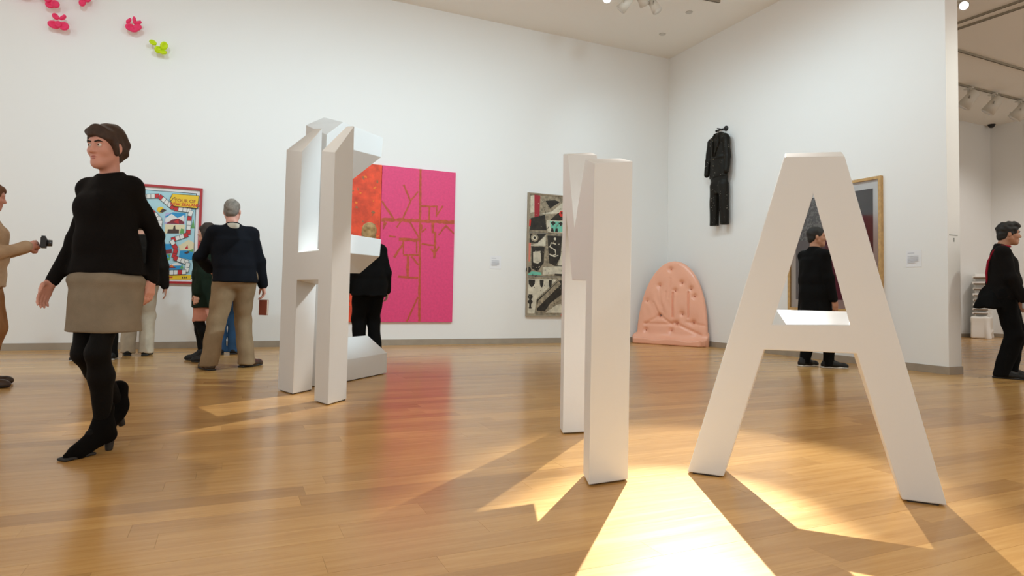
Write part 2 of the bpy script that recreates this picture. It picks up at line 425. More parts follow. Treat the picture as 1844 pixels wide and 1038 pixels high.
# ------------------------------------------------------------------ paintings on the back wall
def P_(name, c, r=.5, **k): return mat('paint_'+name, c, r, **k)
def frame_boxes(root, w, h, t, d, U, N, m, name='frame_rail', z0=0):
    # four rails of a frame, local coordinates
    U, N = Vector(U), Vector(N)
    def bx(u0, v0, u1, v1):
        c = [U*u+Vector((0, 0, v))+N*q for q in (z0, d) for u, v in ((u0, v0), (u1, v0), (u1, v1), (u0, v1))]
        bm = bmesh.new(); bv = [bm.verts.new(p) for p in c]
        for f in ((0, 1, 2, 3), (7, 6, 5, 4), (0, 4, 5, 1), (1, 5, 6, 2), (2, 6, 7, 3), (3, 7, 4, 0)): bm.faces.new([bv[i] for i in f])
        return from_bm(name, bm, m, root)
    bx(0, 0, w, t); bx(0, h-t, w, h); bx(0, t, t, h-t); bx(w-t, t, w, h-t)

def board_painting():
    W, H = 1.05, 1.362
    root = empty('board_game_painting', (-1.478, YB, .903)); tag(root, 'red-framed painting of a colourful board game track with a yellow title', 'painting')
    U, N = (1, 0, 0), (0, -1, 0)
    frame_boxes(root, W, H, .032, .045, U, N, P_('frame_red', (.42, .02, .025), .35))
    box('backing', (.03, -.02, .03), (W-.03, 0, H-.03), P_('mount_white', (.82, .80, .78)), root)
    c = Canvas(); 
    def q(zx, zy): return (.146+zx/797.7, 1.432-zy/688.5-(740-zx)*.00007)
    def Q(*p): return [q(*t) for t in p]
    black, sky, white, red, yel = P_('ink', (.015, .015, .015)), P_('sky', (.42, .66, .72)), P_('white', (.78, .77, .73)), P_('red', (.55, .02, .025)), P_('yellow', (.86, .56, .02))
    blue, green, maroon, brown, cream, orange, lil = P_('blue', (.02, .27, .55)), P_('green', (.13, .36, .10)), P_('maroon', (.20, .02, .03)), P_('brown', (.06, .03, .02)), P_('cream', (.76, .66, .42)), P_('orange', (.75, .18, .02)), P_('lilac', (.45, .42, .66))
    c.rect(.075, .075, W-.075, H-.075, black); c.rect(.083, .083, W-.083, H-.083, sky)
    c.poly(Q((360, 290), (560, 290), (555, 400), (350, 400)), lil); c.poly(Q((350, 330), (430, 285), (560, 290), (560, 330), (470, 350)), blue)
    c.poly(Q((360, 345), (420, 300), (480, 340), (545, 310), (550, 380), (360, 380)), white)
    c.poly(Q((370, 395), (430, 355), (490, 345), (545, 375), (545, 400)), maroon); c.poly(Q((440, 380), (490, 345), (495, 395)), red)
    c.poly(Q((360, 400), (555, 405), (555, 490), (360, 490)), cream); c.poly(Q((385, 490), (390, 450), (440, 450), (445, 420), (460, 410), (465, 450), (500, 452), (500, 490)), brown)
    c.poly(Q((505, 490), (520, 440), (550, 450), (550, 490)), green); c.poly(Q((615, 440), (640, 350), (655, 440)), green)
    c.poly(Q((270, 590), (430, 590), (440, 660), (275, 660)), blue); c.poly(Q((280, 640), (330, 605), (350, 640)), white)
    c.poly(Q((275, 690), (330, 655), (440, 640), (440, 680), (330, 690)), maroon); c.poly(Q((285, 690), (430, 690), (420, 750), (290, 755)), green); c.poly(Q((300, 705), (390, 690), (420, 720), (320, 735)), blue)
    c.poly(Q((520, 650), (650, 660), (640, 750), (510, 720)), blue); c.poly(Q((500, 610), (600, 550), (655, 580), (655, 650), (520, 655)), cream); c.poly(Q((565, 640), (590, 600), (600, 640)), red); c.poly(Q((595, 660), (650, 640), (650, 670)), green); c.poly(Q((555, 680), (590, 690), (620, 672), (600, 660)), brown)
    c.poly(Q((300, 780), (550, 780), (550, 840), (300, 840)), blue); c.poly(Q((310, 800), (360, 770), (420, 790), (500, 770), (550, 800)), white); c.poly(Q((310, 790), (340, 770), (380, 795)), brown); c.poly(Q((390, 825), (440, 790), (490, 825)), maroon); c.poly(Q((420, 815), (445, 790), (465, 815)), orange); c.poly(Q((525, 830), (545, 790), (560, 830)), green)
    c.poly(Q((290, 895), (640, 895), (640, 940), (290, 930)), yel); c.poly(Q((360, 905), (460, 905), (455, 920), (360, 915)), red)
    for k in range(3): c.poly(Q((545+k*20, 925), (555+k*20, 905), (562+k*20, 925)), brown)
    c.poly(Q((100, 270), (210, 260), (250, 380), (215, 460), (120, 440)), blue); c.poly(Q((130, 300), (180, 280), (215, 350), (150, 340)), white)
    c.poly(Q((-60, 260), (60, 240), (90, 560), (-60, 600)), green); c.poly(Q((-60, 620), (200, 600), (230, 850), (-60, 850)), cream); c.poly(Q((-30, 700), (160, 660), (170, 800), (-40, 780)), blue)
    c.disc(*q(310, 262), .042, yel); c.poly(Q((300, 285), (330, 250), (370, 265), (330, 290)), brown)
    def track(pts, reds, step=42, w=21):
        P = [Vector(p) for p in pts]; segs = []
        for a, b in zip(P, P[1:]):
            n = max(1, round((b-a).length/step)); segs += [a+(b-a)*(k/n) for k in range(n)]
        segs.append(P[-1])
        for i, a in enumerate(segs[:-1]):
            b = segs[i+1]; d = (b-a).normalized(); nn = Vector((-d.y, d.x))*w
            c.poly([q(*p) for p in (a-nn*1.12, b-nn*1.12, b+nn*1.12, a+nn*1.12)], black)
            isr = any(((a+b)/2-Vector(r)).length < step*.62 for r in reds); s0 = a+d*3; s1 = b-d*1.5
            c.poly([q(*p) for p in (s0-nn*.95, s1-nn*.95, s1+nn*.95, s0+nn*.95)], red if isr else white)
    track([(-70, 150), (290, 130), (440, 248), (615, 265), (600, 320), (592, 500), (430, 555), (480, 640), (460, 725), (605, 775), (590, 865), (300, 868)], [(285, 130), (440, 245), (602, 318), (588, 500), (428, 552), (480, 636), (462, 722), (528, 866)])
    track([(40, 235), (165, 230), (250, 300), (315, 365), (305, 470), (250, 560), (130, 600)], [(165, 232), (245, 296), (306, 462)])
    c.poly(Q((395, 165), (420, 105), (690, 118), (678, 248), (440, 230)), black); c.poly(Q((400, 165), (424, 110), (684, 122), (672, 243), (440, 225)), yel)
    c.stroke(Q((408, 180), (432, 150), (450, 140)), .008, brown)
    c.build('picture', root, (0, -.021, 0), U, N)
    u, v = q(548, 176); text_mesh('title_lettering', 'TOUR OF', .062, P_('title_brown', (.42, .13, .01)), root, (u, -.0225-c.n*c.step, v), U, N)
    u, v = q(552, 213); text_mesh('title_lettering', 'NEW ZEALAND', .052, P_('title_red', (.60, .03, .01)), root, (u, -.0225-c.n*c.step, v), U, N)
board_painting()

def pink_painting():
    root = empty('pink_painting', (1.42, YB-.002, .37)); tag(root, 'large pink and orange two-panel painting with brown branching lines', 'painting')
    U, N = (1, 0, 0), (0, -1, 0); H = 2.495
    m_p = mat('canvas_pink', (.76, .055, .19), .55, var=.07, var_scale=28); m_o = mat('canvas_orange', (.80, .07, .02), .6, var=.35, var_scale=7)
    br = mat('branch_brown', (.50, .085, .03), .6, var=.2, var_scale=20)
    box('orange_panel', (0, -.04, 0), (.695, 0, H), m_o, root, .003); box('pink_panel', (.70, -.04, 0), (1.93, 0, H), m_p, root, .003)
    S = [[(0.622, 2.495), (0.668, 0.01)], [(0.009, 1.623), (0.352, 1.636), (1.225, 1.657)], [(0.351, 2.21), (0.47, 1.953)], [(0.594, 2.121), (0.47, 1.953), (0.351, 1.661), (0.255, 1.515)], [(0.004, 1.921), (0.103, 1.784), (0.21, 1.636)], [(0.639, 1.887), (0.927, 1.899)], [(0.789, 1.898), (0.795, 1.66)], [(0.911, 1.898), (0.915, 1.732)], [(1.02, 1.916), (0.924, 1.765)], [(0.14, 1.368), (0.249, 1.362)], [(0.298, 1.324), (0.664, 1.326)], [(0.463, 1.622), (0.631, 1.365)], [(0.378, 1.273), (0.228, 1.026)], [(0.371, 1.303), (0.377, 1.086)], [(0.377, 1.076), (0.639, 1.088)], [(0.447, 1.073), (0.457, 0.724)], [(0.299, 0.726), (0.633, 0.714)], [(0.511, 1.06), (0.627, 0.924)], [(0.59, 1.315), (0.596, 1.111)], [(0.672, 1.272), (0.911, 1.253)], [(0.852, 1.632), (0.856, 1.473), (0.899, 1.459), (0.894, 1.045)], [(0.971, 1.24), (0.898, 1.125), (0.831, 1.201)], [(1.069, 1.582), (0.956, 1.431)], [(1.069, 1.598), (1.223, 1.469)], [(0.641, 0.407), (0.461, 0.01)], [(0.664, 1.588), (0.667, 1.462), (0.74, 1.529)], [(0.056, 1.61), (0.044, 1.471), (0.087, 1.582)]]
    thick = {0: .036, 1: .058, 2: .03, 4: .035, 6: .035, 10: .05, 12: .035, 15: .04, 16: .034, 20: .04}
    c = Canvas()
    for i, s in enumerate(S): c.stroke(s, thick.get(i, .026), br, .18, i)
    c.build('branch_lines', root, (.70, -.0402, 0), U, N)
    c = Canvas(); rn = random.Random(3); oc = mat('orange_fleck', (.85, .22, .02), .6); og = mat('grey_fleck', (.34, .13, .05), .6)
    for k in range(46):
        x, z = rn.uniform(.05, .65), rn.uniform(.05, H-.05); l = rn.uniform(.02, .09); a = rn.uniform(0, 3.1)
        c.stroke([(x, z), (x+.5*l*math.cos(a), z+l*math.sin(a))], rn.uniform(.012, .035), rn.choice((oc, og, og)), .2, k)
    c.build('brush_marks', root, (0, -.0402, 0), U, N)['kind'] = 'stuff'
pink_painting()

def collage_painting():
    W, H = 1.12, 2.18
    root = empty('collage_painting', (4.70, YB, .47)); tag(root, 'tall black, cream and mint collage painting in three stacked panels', 'painting')
    U, N = (1, 0, 0), (0, -1, 0)
    ink = mat('collage_black', (.022, .018, .012), .6, var=.6, var_scale=14); cr = mat('collage_cream', (.62, .57, .44), .6, var=.22, var_scale=12)
    tan = mat('collage_tan', (.30, .25, .17), .6, var=.5, var_scale=18); mint = mat('collage_mint', (.16, .52, .38), .6, var=.1); red = mat('collage_red', (.36, .02, .03), .6); coral = mat('collage_coral', (.70, .20, .13), .6); scar = mat('collage_scarlet', (.65, .03, .02), .6)
    frame_boxes(root, W, H, .022, .05, U, N, mat('collage_frame', (.34, .28, .20), .6))
    for z0, z1 in ((.02, .70), (.715, 1.47), (1.485, H-.02)): box('panel', (.02, -.035, z0), (W-.02, 0, z1), tan, root)
    c = Canvas(); R = c.rect
    def sp(zx, zy): return ((zx-335)/308, 2.19-(zy-100)/379)
    def S(*p): return [sp(*t) for t in p]
    # top panel
    c.poly(S((350, 125), (372, 120), (380, 230), (350, 240)), cr); c.poly(S((372, 115), (408, 118), (405, 260), (375, 270)), red)
    c.poly(S((352, 275), (440, 245), (450, 350), (350, 355)), ink); c.poly(S((415, 240), (480, 220), (560, 140), (610, 130), (640, 200), (540, 225), (450, 240)), cr)
    c.poly(S((440, 150), (500, 140), (530, 150), (470, 200)), ink); c.poly(S((520, 225), (670, 215), (670, 250), (460, 290)), ink); c.disc(*sp(543, 230), .055, scar); c.disc(*sp(543, 224), .02, ink)
    c.poly(S((450, 280), (670, 275), (670, 360), (455, 360)), cr); c.poly(S((470, 285), (560, 283), (560, 355), (480, 355)), mint)
    for x in (490, 538): R(sp(x-14, 0)[0], sp(0, 303)[1], sp(x+14, 0)[0], sp(0, 292)[1], ink); R(sp(x-5, 0)[0], sp(0, 313)[1], sp(x+5, 0)[0], sp(0, 285)[1], ink)
    for x in (485, 512): c.poly(S((x-10, 357), (x-6, 332), (x+6, 332), (x+10, 357)), ink)
    c.poly(S((345, 285), (355, 285), (352, 330), (343, 330)), scar)
    # middle panel
    c.poly(S((348, 380), (448, 375), (395, 440), (350, 440)), ink); c.disc(*sp(378, 405), .075, tan, ry=.07); c.disc(*sp(378, 405), .045, cr, ry=.042); c.disc(*sp(378, 405), .025, ink)
    c.poly(S((395, 440), (445, 385), (445, 455), (350, 460)), cr); c.poly(S((340, 440), (356, 440), (354, 565), (336, 565)), coral)
    c.poly(S((360, 465), (440, 462), (436, 570), (400, 630), (362, 610)), ink); c.poly(S((370, 500), (415, 492), (420, 560), (400, 578), (372, 570)), cr)
    c.poly(S((455, 385), (545, 383), (540, 520), (510, 590), (470, 570)), ink); c.stroke(S((510, 440), (480, 432), (472, 460), (505, 480), (510, 510), (485, 520), (470, 508)), .022, cr); c.stroke(S((470, 510), (500, 525), (525, 515)), .018, cr); c.disc(*sp(503, 405), .025, cr)
    c.poly(S((548, 390), (680, 385), (680, 600), (520, 590), (540, 520)), cr); c.poly(S((430, 600), (520, 590), (560, 640), (430, 650)), cr); c.disc(*sp(345, 620), .05, ink); c.poly(S((335, 655), (365, 630), (420, 635), (425, 655)), mint); R(.55, .73, 1.08, .765, ink); R(.60, .80, 1.08, .90, cr); R(.58, .90, 1.08, .915, ink)
    # bottom panel
    c.poly(S((340, 680), (520, 680), (395, 815), (385, 910), (335, 910)), cr)
    for x, w_ in ((365, 20), (425, 12), (478, 10)): c.poly(S((x-w_, 685), (x+w_, 685), (x+w_*.9, 715), (x+4, 735), (x-4, 735), (x-w_*.9, 715)), ink)
    for y in (800, 832): c.disc(*sp(358, y), .048, ink, ry=.04)
    R(*sp(352, 872), *sp(364, 785), ink); R(*sp(347, 790), *sp(370, 783), ink); R(sp(350, 0)[0], sp(0, 876)[1], sp(366, 0)[0], sp(0, 868)[1], ink)
    c.poly(S((400, 890), (400, 820), (530, 685), (670, 680), (670, 905)), ink); c.poly(S((400, 875), (405, 825), (530, 690), (545, 710)), tan); c.poly(S((440, 905), (480, 840), (620, 720), (670, 730), (670, 905)), tan); c.poly(S((450, 905), (520, 850), (600, 830), (670, 860), (670, 905)), cr)
    rn = random.Random(8)
    for k in range(150):
        x, z = rn.uniform(.04, W-.06), rn.uniform(.04, H-.06); a = rn.uniform(0, 3.1); l = rn.uniform(.01, .05)
        c.stroke([(x, z), (x+l*math.cos(a), z+l*math.sin(a))], rn.uniform(.004, .012), rn.choice((ink, cr, tan, ink)))
    c.build('picture', root, (0, -.0352, 0), U, N)
    c = Canvas(); c.rect(.68, .022, .80, .04, scar); c.build('paint_mark', root, (0, -.0502, 0), U, N)
collage_painting()

# ------------------------------------------------------------------ framed print and labels
def framed_print():
    root = empty('framed_print', (XR, 6.995, .70)); tag(root, 'wood-framed dark maroon and grey print behind the letter A', 'framed print')
    U, N = (0, -1, 0), (-1, 0, 0); W, H = 1.505, 1.80
    frame_boxes(root, W, H, .038, .05, U, N, mat('frame_oak', (.55, .34, .13), .4, var=.15, var_scale=25))
    box('mount', (-.018, -W+.03, .03), (0, -.03, H-.03), mat('mount_card', (.66, .63, .60), .7), root)
    def wave(name, c0, c1, sc_):
        m = bpy.data.materials.new(name); m.use_nodes = True; nt = m.node_tree; b = nt.nodes['Principled BSDF']; b.inputs['Roughness'].default_value = .35
        tc = nt.nodes.new('ShaderNodeTexCoord'); w = nt.nodes.new('ShaderNodeTexWave'); w.inputs['Scale'].default_value = sc_; w.inputs['Distortion'].default_value = 14; w.inputs['Detail'].default_value = 3; w.inputs['Detail Scale'].default_value = 1.6
        r = nt.nodes.new('ShaderNodeValToRGB'); r.color_ramp.elements[0].color = (*c0, 1); r.color_ramp.elements[1].color = (*c1, 1); r.color_ramp.elements[0].position = .35
        nt.links.new(tc.outputs['Object'], w.inputs['Vector']); nt.links.new(w.outputs['Fac'], r.inputs['Fac']); nt.links.new(r.outputs['Color'], b.inputs['Base Color']); return m
    c = Canvas(.0012); grey = wave('print_swirl', (.028, .026, .026), (.16, .155, .15), 9); dk = mat('print_dark', (.035, .028, .026), .4); mar = mat('print_maroon', (.055, .012, .016), .4); pur = mat('print_purple', (.075, .05, .055), .4)
    c.rect(.13, .16, W-.13, H-.15, mar); c.rect(.13, 1.03, .80, H-.15, grey); c.rect(.80, 1.30, W-.13, H-.15, dk); c.rect(.13, .16, .36, 1.03, pur)
    c.build('picture', root, (-.019, 0, 0), U, N)
    g = bpy.data.materials.new('frame_glass'); g.use_nodes = True; nt = g.node_tree; nt.nodes.remove(nt.nodes['Principled BSDF'])
    tr = nt.nodes.new('ShaderNodeBsdfTransparent'); gl = nt.nodes.new('ShaderNodeBsdfGlossy'); gl.inputs['Roughness'].default_value = .05; fr = nt.nodes.new('ShaderNodeFresnel'); fr.inputs['IOR'].default_value = 1.35; mx = nt.nodes.new('ShaderNodeMixShader')
    nt.links.new(fr.outputs[0], mx.inputs[0]); nt.links.new(tr.outputs[0], mx.inputs[1]); nt.links.new(gl.outputs[0], mx.inputs[2]); nt.links.new(mx.outputs[0], nt.nodes['Material Output'].inputs[0])
    box('glass_pane', (-.033, -W+.035, .035), (-.030, -.035, H-.035), g, root)
framed_print()

def wall_label(name, label, org, U, N, w, h, lines=5):
    root = empty(name, org); tag(root, label, 'wall label')
    c = Canvas(.002); U_, N_ = Vector(U), Vector(N)
    bm = bmesh.new(); cs = [U_*u+Vector((0, 0, v))+N_*q for q in (0, .005) for u, v in ((0, 0), (w, 0), (w, h), (0, h))]
    bv = [bm.verts.new(p) for p in cs]
    for f in ((0, 1, 2, 3), (7, 6, 5, 4), (0, 4, 5, 1), (1, 5, 6, 2), (2, 6, 7, 3), (3, 7, 4, 0)): bm.faces.new([bv[i] for i in f])
    from_bm('card', bm, M_CARD, root)
    c.rect(.12*w, .80*h, .55*w, .86*h, M_PRINT)
    for k in range(lines): c.rect(.12*w, (.62-k*.09)*h, (.82 if k < lines-1 else .6)*w, (.67-k*.09)*h, M_PRINT)
    c.build('print', root, Vector((0, 0, 0))+N_*.004, U, N)
wall_label('wall_label', 'small white text card between the pink and the collage paintings', (4.02, YB, 1.28), (1, 0, 0), (0, -1, 0), .2, .22)
wall_label('wall_label', 'small white text card right of the framed print', (XR, 5.19, 1.285), (0, -1, 0), (-1, 0, 0), .195, .21)
t_ = empty('room_sign', (XR+.03, YE, 1.58)); tag(t_, 'tiny grey sign on the end of the projecting wall', 'sign')
box('sign_line', (0, -.004, .075), (.16, 0, .083), mat('sign_grey', (.35, .36, .33), .6), t_); box('sign_figure', (.075, -.004, 0), (.097, 0, .045), mat('sign_grey', (.35, .36, .33), .6), t_)

# ------------------------------------------------------------------ padded peach seat shape in the corner
def padded_seat():
    a, b = Vector((7.03, 9.90, 0)), Vector((7.73, 8.70, 0)); c = (a+b)/2; ux = (b-a).normalized()
    ang = math.atan2(ux.y, ux.x)
    root = empty('padded_seat_shape', (c.x-.02, c.y-.015, 0), ang)       # local x along the seat, -y towards the room
    tag(root, 'peach vinyl padded arch with buttons slumped in the room corner', 'sculpture')
    btn = [((475, 145)), (365, 315), (597, 285), (530, 365), (690, 345), (235, 475), (380, 625), (615, 600), (730, 420), (560, 695), (730, 680), (510, 770), (240, 775)]
    B = [((zx/5.765+1130-1217)/95.5, (618-(zy/5.765+460))/97) for zx, zy in btn]
    def lean(z): return .10+.0*z
    def pad(P):
        x, y, z = P[..., 0], P[..., 1], P[..., 2]
        hw = .66*np.sqrt(np.clip(1-np.clip((z-.10)/1.42, 0, 1)**2.15, 0, 1))+1e-4
        side = np.where(z < 1.52, np.abs(x)-hw, np.hypot(np.abs(x), z-1.52)); side = np.maximum(side*.75, z-1.52)
        side = np.maximum(side, .0-z)
        puff = .075
        for bx, bz in B: 
            r2 = (x-bx)**2+(z-bz)**2; puff = puff-.034*np.exp(-r2/.0020)-.014*np.exp(-r2/.016)
        # long creases between buttons, gathers fanning out of the lower left
        for x0, z0, x1, z1, wd, dp in ((.01, .93, .03, .50, .012, .045), (.30, .95, .32, .50, .012, .040), (-.22, .52, .02, .37, .016, .03), (-.22, .52, -.48, .36, .016, .022), (-.22, .52, -.34, .75, .015, .018), (-.12, .95, -.16, .60, .012, .016), (-.05, 1.2, -.06, .85, .012, .014), (-.25, 1.0, -.18, .68, .012, .014), (.05, .40, .55, .20, .018, .035), (-.5, .36, .02, .37, .018, .03), (.3, .42, .62, .36, .016, .02)):
            dx, dz = x1-x0, z1-z0; t = np.clip(((x-x0)*dx+(z-z0)*dz)/(dx*dx+dz*dz), 0, 1)
            dd = (x-x0-t*dx)**2+(z-z0-t*dz)**2; puff = puff-(.9 if dp >= .04 else .6)*dp*np.exp(-dd/(wd*wd*(1.5 if dp >= .04 else 2.6)))
        puff = puff+.007*np.sin(x*38+2.5*np.sin(z*9))*np.exp(-((x+.25)**2+(z-.75)**2)/.08)
        edge = np.clip(-side/.09, 0, 1); puff = puff*(.45+.55*np.sqrt(edge))
        yy = y+.06-.16*(z/1.5)                                            # leans back into the corner
        return np.maximum(np.abs(yy)-puff, side)*.7
    s = SDF(); s.func(pad, (-.72, -.22, 0), (.72, .28, 1.56), .02)
    def lip(P):
        x, y, z = P[..., 0], P[..., 1], P[..., 2]
        th = .062+.012*np.sin(x*7+1)+.008*np.sin(x*19+y*12)
        d = np.hypot(np.maximum(np.abs(x+.02)-(.66-.5*np.maximum(-y-.16, 0)), 0), np.maximum(np.abs(y+.14)-.12, 0))-.03
        zt = .075+.10*np.clip((y+.22)/.2, 0, 1)+.012*np.sin(x*11+y*20)
        return np.maximum(np.maximum(d, z-zt-th*.35), -z+.002)*.8
    s.func(lip, (-.74, -.34, 0), (.74, .05, .2), .05)
    sdf_obj('padding', s, .0115, mat('peach_vinyl', (.90, .45, .30), .30, .5, bump=.12, bump_scale=26, coat=.15), root)
    mb = mat('peach_button', (.58, .22, .13), .4)
    for bx, bz in B:
        s = SDF(); s.ell((0, 0, 0), (.016, .009, .016)); o = sdf_obj('button', s, .005, mb, root)
        o.location = (bx, -.06+.16*(bz/1.5)-.032, bz)
padded_seat()

# ------------------------------------------------------------------ suit hanging on the right wall
def hanging_suit():
    root = empty('hanging_suit', (XR, 8.435, 0), -math.pi/2)              # local x runs to the right along the wall, local y points away from the room
    root.rotation_euler = (0, 0, -math.pi/2)
    tag(root, 'black glittery suit jacket and trousers hanging high on the wall', 'suit')
    m = bpy.data.materials.new('sequined_black'); m.use_nodes = True; nt = m.node_tree; b = nt.nodes['Principled BSDF']; b.inputs['Roughness'].default_value = .45
    tc = nt.nodes.new('ShaderNodeTexCoord'); v = nt.nodes.new('ShaderNodeTexVoronoi'); v.inputs['Scale'].default_value = 34; r = nt.nodes.new('ShaderNodeValToRGB')
    r.color_ramp.elements[0].color = (.55, .50, .40, 1); r.color_ramp.elements[0].position = .10; r.color_ramp.elements[1].color = (.012, .010, .007, 1); r.color_ramp.elements[1].position = .17
    nz = nt.nodes.new('ShaderNodeTexNoise'); nz.inputs['Scale'].default_value = 9; mr = nt.nodes.new('ShaderNodeMapRange'); mr.inputs[1].default_value = .5; mr.inputs[2].default_value = .62
    mx = nt.nodes.new('ShaderNodeMix'); mx.data_type = 'RGBA'; mx.inputs[6].default_value = (.012, .010, .007, 1)
    L = nt.links.new; L(tc.outputs['Object'], v.inputs['Vector']); L(tc.outputs['Object'], nz.inputs['Vector']); L(v.outputs['Distance'], r.inputs[0]); L(nz.outputs['Fac'], mr.inputs[0]); L(mr.outputs[0], mx.inputs[0]); L(r.outputs[0], mx.inputs[7]); L(mx.outputs[2], b.inputs['Base Color'])
    y = -.11; b.inputs['Specular IOR Level'].default_value = .15
    s = SDF()
    s.frustum((.01, y, 2.90), (.01, y, 3.30), (.215, .075), (.185, .075), .03); s.frustum((.01, y, 3.28), (.01, y, 3.62), (.185, .075), (.195, .075), .04)
    s.cone((-.15, y, 3.60), (.17, y, 3.63), .058, .058, .05); s.cone((-.05, y, 3.69), (.08, y, 3.69), .045, .045, .05); s.cone((-.04, y, 3.68), (-.17, y, 3.61), .045, .05, .04); s.cone((.06, y, 3.68), (.19, y, 3.62), .045, .05, .04)
    s.half((0, 0, -1), -2.945, .01)
    s.cone((-.19, y, 3.58), (-.245, y-.005, 3.28), .058, .052, .03); s.cone((-.245, y-.005, 3.28), (-.255, y-.03, 3.03), .052, .046, .015)
    s.cone((.20, y, 3.59), (.235, y-.005, 3.28), .058, .052, .03); s.cone((.235, y-.005, 3.28), (.235, y-.03, 3.03), .052, .046, .015)
    s.ell((.01, y-.06, 3.75), (.04, .055, .055), .02, 'sub'); s.cone((.0, y-.10, 3.70), (-.02, y-.105, 3.32), .022, .010, .02, 'sub'); s.cone((-.03, y-.085, 3.20), (-.035, y-.085, 2.93), .006, .008, .01, 'sub')
    sdf_obj('jacket', s, .008, m, root, (.003, 26, 4, .4))
    for sx in (-1, 1):
        la = tube('lapel', [(.012+sx*.05, y-.045, 3.71), (.01+sx*.075, y-.078, 3.56), (-.02+sx*.02, y-.080, 3.31)], [.018, .028, .006], m, root, 8)
    s = SDF()
    s.frustum((.03, y, 2.66), (.02, y, 3.0), (.205, .066), (.195, .066), .06)
    s.cone((-.075, y, 2.80), (-.085, y, 2.12), .088, .078, .03); s.cone((.135, y, 2.80), (.165, y, 2.14), .088, .074, .03)
    s.half((0, 0, -1), -2.115, .008); sdf_obj('trousers', s, .008, m, root, (.003, 22, 9, .4))
    for k in range(2): 
        s = SDF(); s.ell((0, 0, 0), (.011, .006, .011)); o = sdf_obj('button', s, .004, mat('suit_button', (.25, .2, .12), .3), root); o.location = (-.03, y-.078, 3.27-.12*k)
    # the hanger inside the jacket
    tube('hanger', [(.01, y+.0, 3.66), (.01, y, 3.76), (.03, y+.02, 3.795), (.05, y+.02, 3.78)], .005, M_BLACK, root, 8)
    pr = empty('wall_peg', (XR, 8.44, 3.81)); tag(pr, 'black metal wall peg above the hanging suit', 'peg')
    tube('peg_rod', [(-.002, 0, 0), (-.13, .0, .0)], .012, M_BLACK, pr, 10); tube('peg_plate', [(0, -.085, 0), (-.02, -.085, 0)], .045, M_BLACK, pr, 16)
    tube('peg_bar', [(-.03, -.09, 0), (-.03, .13, .0)], .011, M_BLACK, pr, 10); s = SDF(); s.ell((-.03, .13, 0), (.022, .022, .022)); sdf_obj('peg_tip', s, .007, M_BLACK, pr)
hanging_suit()

# ------------------------------------------------------------------ plastic flowers up on the back wall
def flower_cluster(loc, seed, col, name_col, label, spec):
    rn = random.Random(seed); root = empty('plastic_flower', (loc[0], YB, loc[1])); tag(root, label, 'flower', 'plastic flowers on the wall')
    m = bpy.data.materials.get('flower_'+name_col)
    if not m:
        m = bpy.data.materials.new('flower_'+name_col); m.use_nodes = True; nt = m.node_tree; b = nt.nodes['Principled BSDF']
        b.inputs['Base Color'].default_value = (*col, 1); b.inputs['Roughness'].default_value = .35; b.inputs['Specular IOR Level'].default_value = .3
        tl = nt.nodes.new('ShaderNodeBsdfTranslucent'); tl.inputs[0].default_value = (*col, 1); mx = nt.nodes.new('ShaderNodeMixShader'); mx.inputs[0].default_value = .45
        nt.links.new(b.outputs[0], mx.inputs[1]); nt.links.new(tl.outputs[0], mx.inputs[2]); nt.links.new(mx.outputs[0], nt.nodes['Material Output'].inputs[0])
    for (px, pz, rx, rz, tilt, dep) in spec:
        s = SDF(); s.ell((0, 0, 0), (rx, .032, rz), .01); s.ell((0, -.036, .012), (rx*.78, .030, rz*.74), .012, 'sub')
        o = sdf_obj('petal', s, .0075, m, root); o.location = (px, -dep, pz); o.rotation_euler = (rn.uniform(-.7, .5), tilt, rn.uniform(-.6, .6))
    tube('stem', [(0, 0, 0), (0, -.10, 0)], .007, m, root, 8)
PK = (1.0, .10, .28); YL = (.78, .92, .03)
up = [(-.03, .05, .065, .05, .2, .13), (.05, .045, .05, .05, -.4, .16), (-.055, -.035, .07, .045, -.1, .12), (.05, -.045, .065, .05, .3, .13), (0, 0, .035, .035, 0, .15)]
flower_cluster((-2.30, 4.545), 1, PK, 'pink', 'pink plastic flower second from the top edge at far left', [(-.07, .09, .06, .07, .3, .14), (-.01, .09, .05, .065, -.3, .12), (.0, -.04, .055, .05, .2, .13), (.06, -.03, .05, .05, -.2, .15), (-.02, .02, .045, .05, 0, .12)])
flower_cluster((-2.195, 4.285), 2, PK, 'pink', 'pink plastic flower with an open loop, lowest of the left three', [(-.04, .075, .045, .035, .7, .13), (.04, .075, .05, .032, -.6, .14), (-.055, -.035, .07, .05, .1, .12), (.06, -.04, .06, .055, -.2, .14), (0, -.03, .04, .045, 0, .15)])
flower_cluster((-1.965, 4.66), 3, PK, 'pink', 'pink plastic flower cut off by the top edge of the photo', [(0, .05, .07, .05, .2, .13), (.06, .02, .05, .06, -.2, .12), (.015, -.06, .045, .05, .1, .14), (-.06, .07, .05, .045, .4, .13)])
flower_cluster((-1.361, 4.41), 4, PK, 'pink', 'pink plastic flower with spiky top petals, right of the pink group', [(-.055, .06, .022, .05, .35, .12), (.01, .085, .022, .05, -.2, .13), (.05, .05, .055, .03, -.3, .14), (-.03, -.03, .065, .05, .1, .13), (.055, -.02, .055, .045, -.3, .15), (.01, -.055, .06, .04, 0, .14)])
flower_cluster((-1.041, 4.165), 5, YL, 'yellow', 'yellow-green plastic flower, the only yellow one', [(-.075, .055, .05, .035, .3, .13), (.06, .03, .05, .06, .2, .14), (-.01, -.03, .05, .05, -.3, .12), (.05, -.055, .05, .04, .1, .13)])
flower_cluster((-2.62, 4.64), 6, PK, 'pink', 'pink plastic flower barely showing at the top left corner', up)

